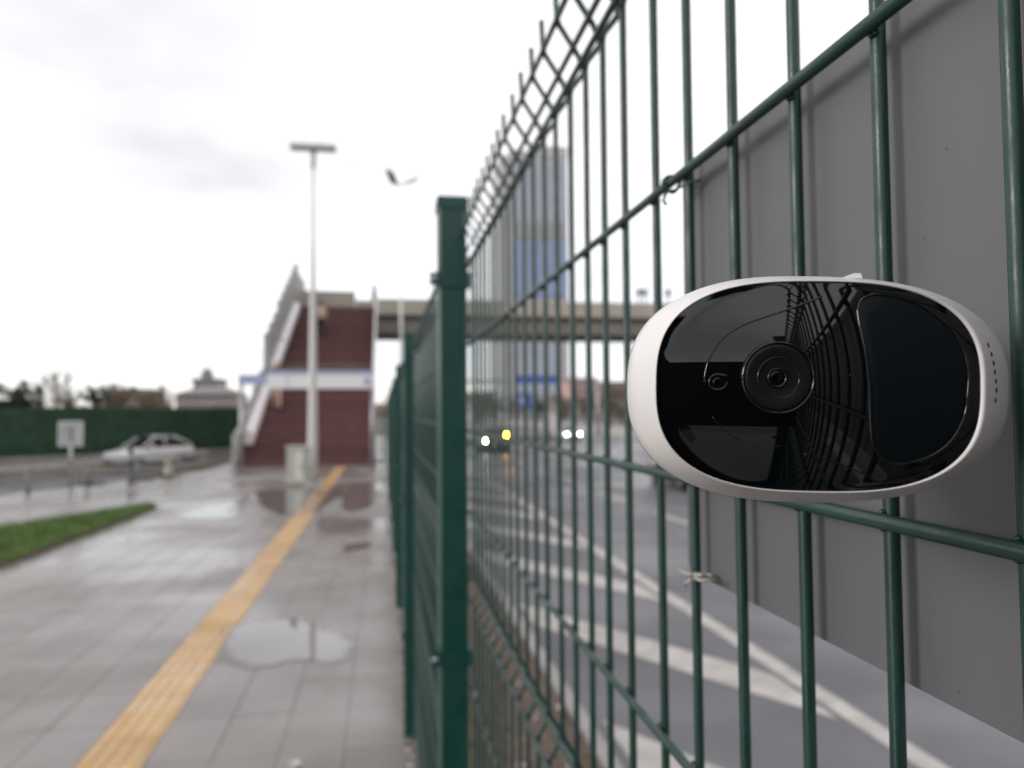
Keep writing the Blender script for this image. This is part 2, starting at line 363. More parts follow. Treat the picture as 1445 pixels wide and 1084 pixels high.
puddle([(545, 702), (546, 680), (555, 670), (556, 695)], jit=.02)
# turf bed
MB().prism(gl, -.05, .035).build('grass_bed', M['soil'])['kind'] = 'structure'
gb = MB()
xs = [p[0] for p in gl]; ys = [p[1] for p in gl]; cnt = 0
while cnt < 26000:
    x, y = random.uniform(min(xs), max(xs)), random.uniform(min(ys), max(ys))
    if not inside(x, y, gl): continue
    # leave a bare brown rim on the side towards the camera
    if not inside(x-.03, y-.16, gl) and random.random() < .8: continue
    h = random.uniform(.05, .10); a = random.uniform(0, 6.28); b = .011; dx, dy = math.cos(a)*b, math.sin(a)*b
    lx, ly = random.gauss(0, .025), random.gauss(0, .025)
    gb.add([(x-dx, y-dy, .03), (x+dx, y+dy, .03), (x+lx, y+ly, .03+h)], [(0, 1, 2)]); cnt += 1
tag(gb.build('grass', M['grass']), 'bright green wedge of turf set into the pavement', 'grass', kind='stuff')

# side road on the left, one step lower
MB().prism([(railA.x-.2, railA.y-14), (railB.x-.2, railB.y+.2), (-5.0, railB.y+1), (-5.0, 75), (-60, 75), (-60, -10)], -1.31, MID).build('side_road', M['asphalt'])['kind'] = 'structure'
# main road
MB().box(1.78, 42, -30, 900, -1.31, LOW).build('road', M['asphalt'])['kind'] = 'structure'
def marking(name, poly):
    MB().add([(p[0], p[1], LOW+.004) for p in poly], [tuple(range(len(poly)))]).build(name, M['paint'])['kind'] = 'structure'
marking('edge_line', [(4.12, -10), (4.34, -10), (4.34, 260), (4.12, 260)])
for k in range(-1, 20):
    y0 = 16.7+5.75*k; marking('lane_dash', [(7.32, y0), (7.48, y0), (7.48, y0+3.7), (7.32, y0+3.7)])
for k in range(6, 26): y0 = 6+6*k; marking('lane_dash', [(10.85, y0), (11.0, y0), (11.0, y0+3.7), (10.85, y0+3.7)])
for k in range(-1, 7):                                # hatching between kerb and edge line
    y0 = 6.45+4.35*k; marking('hatch_bar', [(4.05, y0), (4.05, y0+1.2), (1.95, y0+4.75), (1.95, y0+3.55)])
# retaining strip below the fence: kerb and a littered earth slope
MB().cham(1.62, 1.78, -8, 90, -1.31, LOW+.13, .02).build('road_kerb', M['concrete'])['kind'] = 'structure'
em = MB(); nx, ny = 14, 240
for j in range(ny+1):
    for i in range(nx+1):
        xx = .172+(1.618-.172)*i/nx; yv = -3+63*j/ny; t = i/nx
        z = -.10-1.0*t**.9; p = Vector((xx, yv, 0))
        em.v.append(Vector((xx, yv, z+.05*noise.noise(p*2.3)+.03*noise.noise(p*7))))
em.f = [(j*(nx+1)+i, j*(nx+1)+i+1, (j+1)*(nx+1)+i+1, (j+1)*(nx+1)+i) for j in range(ny) for i in range(nx)]; em.mi = [0]*len(em.f)
em.build('embankment', M['soil'], smooth='full')['kind'] = 'structure'
lf = MB()
for k in range(3600):
    yv = random.uniform(1.0, 22) if k % 4 else random.uniform(1, 7); xx = random.uniform(.2, 1.6); t = (xx-.172)/1.446
    z = -.10-1.0*t**.9+.05*noise.noise(Vector((xx, yv, 0))*2.3)+random.uniform(.0, .05); s = random.uniform(.012, .04)
    a = random.uniform(0, 6.28); c1 = Vector((math.cos(a), math.sin(a), random.uniform(-.5, .5)))*s; c2 = Vector((-math.sin(a), math.cos(a), random.uniform(-.6, .6)))*s*.55
    p = Vector((xx, yv, z)); lf.cur = 0 if random.random() < .95 else 1
    lf.add([p-c1, p+c2, p+c1, p-c2], [(0, 1, 2, 3)])
for k in range(900):                                  # litter gathered along the pavement edge
    yv = 2.6+random.random()**1.6*12; xx = .115+abs(random.gauss(0, .025)); xx = min(xx, .168)-random.random()*.02; s = random.uniform(.006, .016); a = random.uniform(0, 6.28)
    c1 = Vector((math.cos(a), math.sin(a), .3))*s; c2 = Vector((-math.sin(a), math.cos(a), random.uniform(-.6, .6)))*s*.6; p = Vector((xx, yv, .012)); lf.cur = 0 if random.random() < .75 else 1
    lf.add([p-c1, p+c2, p+c1, p-c2], [(0, 1, 2, 3)])
tag(lf.build('leaf_litter', [M['leaf'], M['litter']]), 'brown dead leaves and scraps along the foot of the green fence', 'leaf litter', kind='stuff')
# a scrap of white litter at the lower edge of the picture
lp = PZ(417, 1083, .0); lt = MB()
for k in range(14):
    a = random.uniform(0, 6.28); q = lp+Vector((random.gauss(0, .014), random.gauss(-.02, .012), random.uniform(.005, .028))); s = random.uniform(.012, .024)
    lt.add([q+Vector((math.cos(a+b)*s, math.sin(a+b)*s, random.uniform(-.012, .012))) for b in (0, 1.7, 3.3, 4.9)], [(0, 1, 2, 3)])
tag(lt.build('paper_scrap', M['litter']), 'small crumpled white scrap of paper lying on the wet paving nearest the camera', 'litter')

# ------------------------------------------------------------------ the welded mesh fence
A = .151                                             # plane of the upright wires
prof = [(A, -.03), (A, .24), (A+.012, .27), (A, .30), (A, .78), (A+.012, .81), (A, .84), (A, 1.318), (A+.010, 1.345-.022), (A+.012, 1.325+.005)]
prof = [(A, .02), (A, .245), (A+.012, .27), (A, .295), (A, .745), (A+.012, .77), (A, .795), (A, 1.275), (A+.002, 1.281), (A+.0115, 1.297), (A+.012, 1.303), (A+.002, 1.318), (A, 1.324), (A, 1.40), (A, 1.56), (A, 1.70),
        (A, 1.858), (A+.0012, 1.864), (A+.0105, 1.876), (A+.0115, 1.8805), (A+.006, 1.8935), (A-.008, 1.915), (A-.0108, 1.922), (A-.0118, 1.947)]
BR = .00235
def bar_points(lean=0.0): return [(x_-A+lean*(z_-1.6), 0, z_) for x_, z_ in prof]
bar_hi = MB().tube(bar_points(), BR, 12).mesh('bar', M['green'], 'full')
wire_h = [(A-.0046, 1.861), (A+.0008, 1.8945), (A-.0130, 1.9155), (A-.0046, 1.7175), (A-.0046, 1.5665), (A-.0046, 1.4265), (A-.0046, 1.3205), (A-.0046, 1.278), (A+.0073, 1.2995), (A-.0046, 1.13), (A-.0046, .97), (A-.0046, .80), (A-.0046, .742),
          (A-.0046, .60), (A-.0046, .44), (A-.0046, .298), (A-.0046, .243), (A-.0046, .10)]
POST0, PITCHP = 1.372, 2.5                            # front face of the nearest post, spacing of the posts
def wave(seed, y0, y1, n, amp=.0007):
    return [(y0+(y1-y0)*i/n, amp*noise.noise(Vector((seed*3.7, y0+(y1-y0)*i/n*1.7, 1))), amp*noise.noise(Vector((seed*5.1+4, y0+(y1-y0)*i/n*1.7, 5)))) for i in range(n+1)]
def far_bars(y0, n):
    b = MB()
    pr = [(A, .02), (A, .245), (A+.012, .27), (A, .295), (A, .745), (A+.012, .77), (A, .795), (A, 1.275), (A+.012, 1.30), (A, 1.324), (A, 1.858), (A+.0115, 1.8805), (A-.0108, 1.92), (A-.0118, 1.947)]
    for k in range(n): b.tube([(x_, y0+.05*k, z_) for x_, z_ in pr], BR, 5, False)
    return b
ords = ['nearest', 'second', 'third', 'fourth', 'fifth', 'sixth', 'seventh', 'eighth', 'ninth', 'tenth']
# nearest panel: every upright wire its own part
pn = thing('mesh_fence_panel', (A, -1.1, 0), 'sharply seen green welded wire fence panel carrying the white camera and the grey sheet', 'fence', 'green mesh fence panels')
ys_ = [.2112-.05*k for k in range(26, 0, -1)] + [.2112, .2600, .3110, .3602, .4068, .4550]
ys_ = [v_ for v_ in ys_ if v_ < PX(886.6, 590, A).y-.03]
for px_ in (886.6, 856.5, 831.8, 809.4, 788.7, 770.8, 755.2, 741.4, 728.6): ys_.append(PX(px_, 590, A).y)
y = ys_[-1]+.0497
while y < 1.36: ys_.append(y); y += .0497
for i, yv in enumerate(ys_):
    o = inst('bar', bar_hi, pn, (0, yv+1.1, 0), (0, 0, 0)); o.rotation_euler = (R(-.35+random.gauss(0, .12)), R(random.gauss(0, .05)), 0)
    # the wires lean about eye level, where they were measured
    sh = math.tan(o.rotation_euler.x)*1.6; o.location.y += sh; o.location.x -= math.tan(o.rotation_euler.y)*1.6
for i, (xx, z) in enumerate(wire_h):
    pts = [(xx+dx, yv, z+dz) for yv, dx, dz in wave(i, -1.1, POST0+.03, 40)]
    MB().tube(pts, .00245, 12).build('wire', M['green'], pn, 'full')
wb = MB()                                            # little weld beads where the wires cross
for yv in ys_:
    for xx, z in wire_h[:6]:
        if xx > A-.005 and z < 1.87 and yv > .1:
            for sgn in (-1, 1):
                m4 = Matrix.Translation((A-.0023, yv, z+sgn*.0024)) @ Matrix.Rotation(R(90), 4, 'Y')
                wb.lathe([(.0004, -.0016), (.0009, -.0010), (.0011, 0), (.0009, .0010), (.0004, .0016)], 8, m4)
tag(wb.build('weld_bead', M['green'], pn, 'full'), kind='stuff')
# further panels
pf = thing('mesh_fence_panel', (A, POST0+.03, 0), 'green mesh fence panel just past the nearest post, bars merging', 'fence', 'green mesh fence panels')
tag(far_bars(POST0+.06, 49).build('bars', M['green_far'], pf, 'full'), kind='stuff')
for i, (xx, z) in enumerate(wire_h): MB().tube([(xx, POST0+.03, z), (xx, POST0+1.2, z+.0006), (xx, POST0+.03+PITCHP, z)], .0025, 6, False).build('wire', M['green_far'], pf, 'full')
for k in range(2, 10):
    c = copy_tree(pf); c.location.y = POST0+.03+PITCHP*(k-1)
    c['label'] = f'{ords[k]} green mesh fence panel counted from the camera, blurred into a solid green band'
for k in (1,):
    c = copy_tree(pf); c.location.y = -1.1-PITCHP; c['label'] = 'green mesh fence panel behind the camera, mirrored in the black glass'
# posts
def make_post():
    t = thing('fence_post', (.1235, POST0, 0), 'nearest green square fence post with clamps bolted to its face', 'post', 'green fence posts')
    b = MB(); s, c = .0258, .0035
    ring = [(-s+c, -s), (s-c, -s), (s, -s+c), (s, s-c), (s-c, s), (-s+c, s), (-s, s-c), (-s, -s+c)]
    b.loft([[Vector((x_, y_+s, z)) for x_, y_ in ring] for z in (-.06, 1.983)]); b.build('tube', M['post'], t, True, False)
    b = MB(); b.cham(-.0285, .0285, -.0025, .0545, 1.968, 1.990, .004); b.build('cap', M['post'], t, False, False)
    for z in (1.838, 1.165, .50):
        b = MB()
        b.box(-.027, .0305, -.0034, -.0002, z-.014, z+.014); b.box(.0242, .0305, -.0002, .030, z-.014, z+.014); b.box(-.027, -.0242, -.0002, .030, z-.014, z+.014)
        b.box(-.042, -.027, -.0036, -.0006, z-.0115, z+.0115)
        for q in range(4): b.add([(-.030, -.0032, z+.014), (-.027, -.0032, z+.014), (-.027, -.0032, z+.0205-q*.0001), (-.0275, -.0008, z+.014)], [(0, 1, 2), (1, 2, 3)]) if q == 0 else None
        cl = b.build('clamp', M['post'], t, False, False)
        m4 = Matrix.Translation((-.0345, -.0036, z)) @ Matrix.Rotation(R(90), 4, 'X')
        MB().lathe([(.0062, 0), (.0062, .0015), (.0050, .003), (.002, .0038)], 14, m4).build('bolt', M['bolt'], cl, True, False)
    return t
post = make_post()
for k in range(1, 9):
    c = copy_tree(post); c.location.y = POST0+PITCHP*k
    c['label'] = f'{ords[k]} green fence post along the fence, out of focus behind the nearest post'
c = copy_tree(post); c.location.y = -1.15; c['label'] = 'green fence post behind the camera, mirrored in the black glass'

# ------------------------------------------------------------------ grey sheet wired to the far side of the fence
SX = A+.0072
pt = thing('sheet_panel', (SX, .39, 1.5), 'plain grey metal sheet wired to the back of the fence behind the white camera', 'panel')
sh_ = MB(); r_ = .004; y0, y1, z0, z1 = -.95, .387, 1.6-.0840, 1.6+.1262
poly = [(y0, z0), (y1-r_, z0), (y1-r_*.3, z0+r_*.3), (y1, z0+r_), (y1, z1-r_), (y1-r_*.3, z1-r_*.3), (y1-r_, z1), (y0, z1)]
n = len(poly); sh_.add([(SX, p[0], p[1]) for p in poly]+[(SX+.0016, p[0], p[1]) for p in poly], [tuple(range(n)), tuple(range(2*n-1, n-1, -1))]+[(i, (i+1) % n, n+(i+1) % n, n+i) for i in range(n)])
sh_.build('sheet', M['sheet'], pt)
fl = MB(); fl.box(SX+.0016, SX+.0075, y0, y1, z1-.0015, z1); fl.box(SX+.0016, SX+.0075, y0, y1, z0, z0+.0015); fl.build('folded_edge', M['sheet'], pt)
sp = MB()
for px, py in [(1335, 210), (1304, 337), (1391, 343), (1207, 300), (1352, 976)]:
    p = PX(px, py, SX-.0002); q = random.uniform(.00015, .0003)
    sp.add([(p.x, p.y+q*math.cos(a)*(.7+random.random()*.6), p.z+q*math.sin(a)*(.7+random.random()*.6)) for a in [k*1.047 for k in range(6)]], [tuple(range(6))])
tag(sp.build('dirt_specks', M['speck'], pt), kind='stuff')
# wire ties
def tie(px, py, label, dark):
    p = PX(px, py, A-.0046) if dark else PX(px, py, A-.003)
    if dark: p.z = 1.7175
    t = thing('wire_tie', p, label, 'wire tie', 'ties holding the grey sheet')
    b = MB(); pts = []
    for k in range(26):
        a = k/25*2*math.pi*1.7; rr = .0042+.0004*math.sin(a*3)
        pts.append(p+Vector((rr*math.cos(a)+.0015, (k/25-.5)*.004, rr*math.sin(a))) if dark else p+Vector((rr*math.cos(a)+.0025, rr*math.sin(a)*.9, (k/25-.5)*.0035)))
    b.tube(pts, .0009, 7); b.build('loop', M['green'] if dark else M['tie'], t, 'full')
    b = MB()
    if dark:
        b.tube([p+Vector((-.001, .001, -.004)), p+Vector((-.002, .003, -.008)), p+Vector((-.001, .0015, -.0105))], .0008, 6)
        b.tube([p+Vector((-.001, -.001, -.004)), p+Vector((0, -.008, -.0055)), p+Vector((.003, -.017, -.0045)), p+Vector((.008, -.022, -.004))], .0007, 6)
    else:
        b.tube([p+Vector((-.0025, .002, .001)), p+Vector((-.004, .008, .0005)), p+Vector((-.005, .013, .0016))], [.0009, .0009, .0005], 6)
        b.tube([p+Vector((-.0025, -.002, 0)), p+Vector((-.004, -.005, .0012)), p+Vector((-.003, -.009, .0006)), p+Vector((.004, -.013, .0015))], [.0009, .0008, .0008, .0005], 6)
        b.tube([p+Vector((-.003, .001, -.001)), p+Vector((-.005, .004, -.0035)), p+Vector((-.0045, .006, -.005))], .0008, 6)
    b.build('tail', M['green'] if dark else M['tie'], t, 'full')
tie(944, 270, 'dark twisted wire tie looped round the wire left of the sheet\'s top corner', True)
tie(986, 815, 'pale wire tie with loose tails on the bar at the sheet\'s lower left corner', False)

# ------------------------------------------------------------------ the white security camera
ZC = .160; TURN = 1.8
cpos = ray(1154.5, 545.5)*ZC + Vector((0, 0, EYE))
an = R(YAW+TURN); DN = Vector((-math.sin(an), -math.cos(an), 0.0)); DN = (DN+Vector((0, 0, -.02))).normalized()
DR = Vector((math.cos(an), -math.sin(an), 0)); DU = DN.cross(DR).normalized()
tw = R(-1.2); DR2 = DR*math.cos(tw)+DU*math.sin(tw); DU2 = DU*math.cos(tw)-DR*math.sin(tw); DR, DU = DR2, DU2
DM = Matrix(((DR.x, DU.x, DN.x, cpos.x), (DR.y, DU.y, DN.y, cpos.y), (DR.z, DU.z, DN.z, cpos.z), (0, 0, 0, 1)))
dev = thing('security_camera', cpos, 'white oval security camera with black glass face mounted on the green fence', 'camera'); dev.matrix_world = DM
DMI = DM.inverted(); EYEP = Vector((0, 0, EYE))
def face(px, py, h=0.0):
    """local face coordinates seen at a pixel of the photograph"""
    d = ray(px, py); t = ((cpos+DN*h)-EYEP).dot(DN)/d.dot(DN); return DMI @ (EYEP+d*t)
l_, r_p, t_, b_ = face(926.5, 532), face(1383, 552), face(1150, 398), face(1150, 693)
FA, FB = (r_p.x-l_.x)/2, (t_.y-b_.y)/2; FC = Vector(((r_p.x+l_.x)/2, (t_.y+b_.y)/2, 0)); NEXP = 2.75
def sup(a, b, n=160, e=NEXP, c=(0, 0), z=0.0):
    q = []
    for k in range(n):
        t = 2*math.pi*k/n; ct, st = math.cos(t), math.sin(t)
        rr = (abs(ct)**e+abs(st)**e)**(-1/e)                 # same angle grid on every ring
        q.append(Vector((c[0]+a*rr*ct, c[1]+b*rr*st, z)))
    return q
SAG = .0032
def dome(x, y):
    u = min(1.0, (abs((x-FC.x)/FA)**2+abs((y-FC.y)/FB)**2)); return SAG*(1-u)*.9
g = MB(); rings = []
for k in range(1, 27):
    s = k/26; rings.append([Vector((p.x, p.y, dome(p.x, p.y))) for p in sup(FA*s, FB*s, c=FC)])
g.loft(rings, caps=False); ce = len(g.v); g.v.append(Vector((FC.x, FC.y, dome(FC.x, FC.y)))); g.f += [(ce, (j+1) % 160, j) for j in range(160)]; g.mi += [0]*160
rim_ = [Vector((p.x, p.y, -.0015)) for p in rings[-1]]; g.loft([rings[-1], rim_], caps=False)
g.build('glass_face', M['gloss'], dev, 'full', False)
# white shell: it swells to its widest 14 mm behind the face, more on the speaker side
def face_in(px, py, h): return face(px, py, h)
DW = .014
oL = -(face(888.5, 532, -DW).x-FC.x)-FA; oR = (face(1418, 548, -DW).x-FC.x)-FA; oT = (face(1150, 392, -DW).y-FC.y)-FB; oB = -(face(1103, 707.5, -DW).y-FC.y)-FB
SH = [(.0022, .01), (-.0002, .01), (-.0006, .05), (.0000, .11), (.0010, .20), (.0030, .38), (.0040, .46), (.0044, .49), (.0075, .74), (.0105, .92), (.014, 1.0), (.018, .99), (.023, .85), (.028, .55), (.032, .15), (.036, -.5), (.039, -1.3), (.041, -2.2)]
def shell_ring(f, e, z, n=160):
    q = []
    for k in range(n):
        t = 2*math.pi*k/n; ct, st = math.cos(t), math.sin(t); rr = (abs(ct)**e+abs(st)**e)**(-1/e)
        aa = FA+(f*(oR if ct > 0 else oL) if f > 0 else f*.0085); bb = FB+(f*(oT if st > 0 else oB) if f > 0 else f*.0058)
        q.append(Vector((FC.x+aa*rr*ct, FC.y+bb*rr*st, z)))
    return q
sh = MB(); secs = []
for d, f in SH: secs.append(shell_ring(f, NEXP-.25*min(1, max(0, d)/.012), -d))
sh.loft(secs, caps=False); sh.add(secs[-1], [tuple(range(160))])
shell = sh.build('shell', M['shell'], dev, 'full', False)
# seam line behind the front rim
sm = MB(); q = shell_ring(.985, NEXP-.25, -.0186); sm.tube(q+[q[0]], .00016, 5, False); sm.build('seam', M['panel_clad'], dev, 'full', False)
# lens group
lc = face(1092.5, 533.5); pxm = ZC/FPX*1.0; lz = dome(lc.x, lc.y)
cr = (face(1143.5, 533.5)-face(1041.5, 533.5)).length/2
m4 = Matrix.Translation((lc.x, lc.y, lz))
MB().lathe([(cr*1.02, -.001), (cr*1.0, .0001), (cr*.985, .0004), (cr*.955, .00045), (cr*.935, .0002), (cr*.93, -.0003)], 96, m4, False).build('lens_bezel', M['gloss'], dev, 'full', False)
MB().lathe([(cr*.93, .00005), (cr*.87, .0004), (cr*.84, .00042), (cr*.585, .00025), (cr*.56, .0002), (cr*.26, .00015)], 96, m4, False).build('lens_surround', M['lensblack'], dev, 'full', False)
MB().lathe([(cr*.555, .0003), (cr*.567, .00042), (cr*.579, .0003)], 96, m4, False).build('lens_step', M['gloss'], dev, 'full', False)
m5 = Matrix.Translation((lc.x-.0004, lc.y, lz))
MB().lathe([(cr*.265, .0001), (cr*.262, .0008), (cr*.24, .0009), (cr*.215, .0006), (cr*.21, .0003)], 64, m5, False).build('lens_ring', M['gloss'], dev, 'full', False)
MB().lathe([(cr*.215, .0003), (cr*.18, .0006), (cr*.12, .00062), (cr*.06, .00064), (cr*.004, .00065)], 64, m5).build('lens', M['lensglass'], dev, 'full', False)
# moulded curl around the lens with the light sensor at its end
def on(px, py, dz=0.0):
    p = face(px, py); return Vector((p.x, p.y, dome(p.x, p.y)+dz))
def smooth_path(px, per=6):
    out_ = []
    for i in range(len(px)-1):
        p0, p1, p2, p3 = [Vector((*px[max(0, min(len(px)-1, i+k))], 0)) for k in (-1, 0, 1, 2)]
        for t in [j/per for j in range(per)]:
            out_.append(.5*((2*p1)+(p2-p0)*t+(2*p0-5*p1+4*p2-p3)*t*t+(3*p1-p0-3*p2+p3)*t**3))
    out_.append(Vector((*px[-1], 0))); return out_
arc = [(1158, 419.5), (1120, 434), (1078, 448), (1045, 460), (1018, 478), (1001, 502), (993, 528), (993, 540)]
curl = [(1022, 531), (1017, 529.5), (1007, 529), (1000, 534), (998.5, 541), (1002, 547.5), (1010, 550), (1019, 547), (1023, 540)]
low = [(1003, 588), (1024, 610), (1053, 624), (1100, 630)]
lowr = [(1130, 640), (1175, 652), (1205, 664), (1232, 673)]
b = MB()
for pth, rr in ((arc, .00022), (curl, .00020), (low, .00010), (lowr, .00014)):
    b.tube([on(p.x, p.y, .00002) for p in smooth_path(pth)], rr, 8)
b.build('moulded_ridge', M['gloss'], dev, 'full', False)
p = on(1010, 539.5); MB().lathe([(.0010, -.0001), (.0009, .00012), (.0006, .00014), (.0001, .00014)], 24, Matrix.Translation(p)).build('light_sensor', M['lensglass'], dev, 'full', False)
p = on(1193, 530); MB().lathe([(.0003, -.0001), (.0003, .00006), (.0001, .00008)], 12, Matrix.Translation(p)).build('status_light', M['lensblack'], dev, 'full', False)
# motion sensor window
pir = [(1206.5, 439), (1212, 425), (1224, 418), (1242, 416), (1283, 424), (1318.7, 444), (1345, 468.5), (1360, 498), (1365, 527.5), (1363, 560), (1360, 583.5), (1345, 616), (1321.6, 638), (1292, 650), (1265, 653), (1248, 650), (1236, 642.5), (1225.7, 625), (1221, 590), (1219, 545), (1214, 498), (1208, 460)]
pp = smooth_path(pir+[pir[0]], 5)[:-1]; cxy = Vector((1288, 535, 0)); rg = []
for k in range(1, 11):
    s = k/10; rg.append([on(cxy.x+(q.x-cxy.x)*s, cxy.y+(q.y-cxy.y)*s, .00030 if s < .995 else .0000) for q in pp])
b = MB(); b.loft(rg, caps=False); b.add(rg[0], [tuple(range(len(pp)))]); b.build('sensor_window', M['pir'], dev, 'full', False)
b = MB(); ol = [on(q.x, q.y, .0001) for q in pp]; b.tube(ol+[ol[0]], .00026, 8, False); b.build('window_rim', M['gloss'], dev, 'full', False)
# switch tab on top, found on the shell itself
bv = BVHTree.FromPolygons([tuple(v.co) for v in shell.data.vertices], [tuple(q.vertices) for q in shell.data.polygons])
eL = DMI @ EYEP
def hit(px, py):
    d = (DMI.to_3x3() @ ray(px, py)).normalized(); return bv.ray_cast(eL, d)
top = bv.find_nearest(Vector((face(1222, 390).x*1.05, FB+.0036, -.010)))[0]
tb_ = MB(); tb_.add([(top.x-.0032, top.y-.0008, -.013), (top.x+.0014, top.y-.0008, -.013), (top.x+.0014, top.y+.0005, -.012), (top.x-.0001, top.y+.0005, -.012),
                    (top.x-.0032, top.y-.0008, -.006), (top.x+.0014, top.y-.0008, -.006), (top.x+.0014, top.y+.0005, -.007), (top.x-.0001, top.y+.0005, -.007)],
                   [(0, 1, 2, 3), (7, 6, 5, 4), (0, 4, 5, 1), (1, 5, 6, 2), (2, 6, 7, 3), (3, 7, 4, 0)])
tb_.build('switch_tab', M['shell'], dev, False, False)
hm = MB().lathe([(.00042, .00004), (.00036, .00002), (.00034, .00005), (.00006, .00006)], 14).mesh('speaker_hole', M['hole'], 'full')
for px, py in [(1394.5, 487), (1399, 500), (1402, 512.5), (1404, 525), (1405.5, 538), (1406, 551), (1404.5, 565)]:
    h = hit(px, py)
    if h[0] is None: continue
    o = inst('speaker_hole', hm, dev, h[0]); o.scale = (1.35, 1.35, 1); o.rotation_euler = Vector(h[1]).to_track_quat('Z', 'Y').to_euler()
# mount between the body and the fence wires
mp0 = Vector((FC.x-.004, FC.y, -.040)); bw = DMI @ Vector((A-.0026, .262, 1.6+.028))
b = MB(); b.tube([mp0, mp0.lerp(bw, .25), mp0.lerp(bw, .7), bw], [.011, .0085, .0085, .010], 20); b.build('mount', M['shell'], dev, 'full', False)

# ------------------------------------------------------------------ staircase to the footbridge
XL, XR = -4.30, -.40; Y0S, Y1S = 24.0, 39.6; ZT = 1.6+5.3; NST = 44
st = thing('staircase', (-2.4, Y0S, 0), 'wide maroon staircase climbing away to the footbridge', 'staircase')
rise = ZT/NST
land = {20: 1.1}                                      # one deeper tread: the landing
run = (Y1S-Y0S-1.1)/NST; yv = Y0S
stepm = {}
line = []
for k in range(NST):
    z1 = rise*(k+1); b = MB()
    ext = 1.1 if k in land else 0
    b.box(XL, XR, yv, yv+run+ext+.03, z1-rise-.02, z1-.03); b.box(XL-.002, XR+.002, yv-.025, yv+run+ext+.03, z1-.03, z1)
    b.build('step', M['maroon'], st); line.append((yv, z1)); yv += run+ext
def stair_z(y):
    q = 0
    for a, z in line:
        if a <= y: q = z
    return q
b = MB(); b.add([(XL+.05, Y0S+.1, 0), (XL+.05, Y1S, ZT-.3), (XL+.05, Y1S, 0), (XR-.05, Y0S+.1, 0), (XR-.05, Y1S, ZT-.3), (XR-.05, Y1S, 0)], [(0, 1, 2), (3, 5, 4), (0, 3, 4, 1), (1, 4, 5, 2), (0, 2, 5, 3)]); b.build('understructure', M['beige_dark'], st)
# left side: stepped cladding panels, a white handrail fairing inside
npan = 14; pl = (Y1S+1.2-Y0S)/npan
for k in range(npan):
    ya = Y0S-.1+pl*k; zb = ZT*max(0, (ya-Y0S))/(Y1S-Y0S); zt_ = zb+pl*.44
    h = .95 if ya < 29.3 else (1.95 if ya < 33 else 2.12)
    b = MB(); b.add([(XL-.10, ya, max(-.02, zb-.35)), (XL-.02, ya, max(-.02, zb-.35)), (XL-.02, ya, zb+h), (XL-.10, ya, zb+h),
                     (XL-.10, ya+pl-.03, max(-.02, zt_-.35)), (XL-.02, ya+pl-.03, max(-.02, zt_-.35)), (XL-.02, ya+pl-.03, zb+h+pl*.30), (XL-.10, ya+pl-.03, zb+h+pl*.30)],
                    [(0, 1, 2, 3), (7, 6, 5, 4), (0, 4, 5, 1), (1, 5, 6, 2), (2, 6, 7, 3), (3, 7, 4, 0)])
    b.build('side_panel', M['panel_clad'], st)
    b = MB(); b.box(XL-.13, XL+.01, ya-.04, ya+.04, max(-.02, zb-.3), zb+h+.03); b.build('panel_post', M['galv'], st)
for ya, yb in ((25.2, 29.2), (30.6, 33.2), (33.5, 36.4), (36.4, 38.6)):
    za = ZT*(ya-Y0S)/(Y1S-Y0S); zb = ZT*(yb-Y0S)/(Y1S-Y0S); b = MB()
    prof_ = [(0, .02), (.20, .04), (.28, .16), (.26, .44), (.12, .56), (0, .55)]
    b.loft([[Vector((XL+px_, y_, z_+pz_)) for px_, pz_ in prof_] for y_, z_ in ((ya, za), (yb, zb))]); b.build('handrail_fairing', M['white_metal'] if ya > 30 else M['pale_infill'], st, True)
# right side: thin pale railing
b = MB()
for h in (1.0, .55): b.tube([(XR+.05, Y0S-.05, h), (XR+.05, Y1S, ZT+h)], .035, 8)
b.build('handrail', M['white_metal'], st, 'full')
for k in range(12):
    ya = Y0S+(Y1S-Y0S)*k/11; za = ZT*(ya-Y0S)/(Y1S-Y0S)
    MB().box(XR+.02, XR+.09, ya-.04, ya+.04, za-.02, za+1.0).build('rail_post', M['white_metal'], st)
b = MB(); b.add([(XR+.01, Y0S+.3, .1), (XR+.01, Y1S, ZT+.05), (XR+.01, Y1S, ZT+.9), (XR+.01, Y0S+.3, .95)], [(0, 1, 2, 3)])
b.add([(XR+.03, Y0S+.3, .1), (XR+.03, Y1S, ZT+.05), (XR+.03, Y1S, ZT+.9), (XR+.03, Y0S+.3, .95)], [(3, 2, 1, 0)]); b.build('rail_infill', M['pale_infill'], st)
# footbridge
fb = thing('footbridge', (8, 42, LOW), 'beige concrete footbridge crossing high over the road', 'bridge')
BX0, BX1 = -4.5, 44; BYa, BYb = 40.9, 44.6
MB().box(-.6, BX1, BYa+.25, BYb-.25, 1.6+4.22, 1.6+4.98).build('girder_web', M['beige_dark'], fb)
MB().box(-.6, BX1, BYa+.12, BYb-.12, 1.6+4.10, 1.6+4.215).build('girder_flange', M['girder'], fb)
MB().box(BX0, BX1, BYa+.1, BYb-.1, 1.6+4.985, 1.6+5.15).build('shaded_deck_slab', M['girder'], fb)  # deck slab, its dark colour painting in the shadow gap below the parapet
for x0_, x1_ in ((XR+.1, 6.6), (6.62, 13.3), (13.32, 20), (20.02, 26.7), (26.72, 33.4), (33.42, BX1)):
    MB().cham(x0_, x1_, BYa, BYa+.14, 1.6+5.155, 1.6+6.0, .02).build('parapet_panel', M['beige'], fb)
    MB().cham(x0_, x1_, BYb-.14, BYb, 1.6+5.155, 1.6+6.0, .02).build('parapet_panel', M['beige'], fb)
pa = PY(446, 430, BYb-.1); pb = PY(503, 430, BYb-.1)
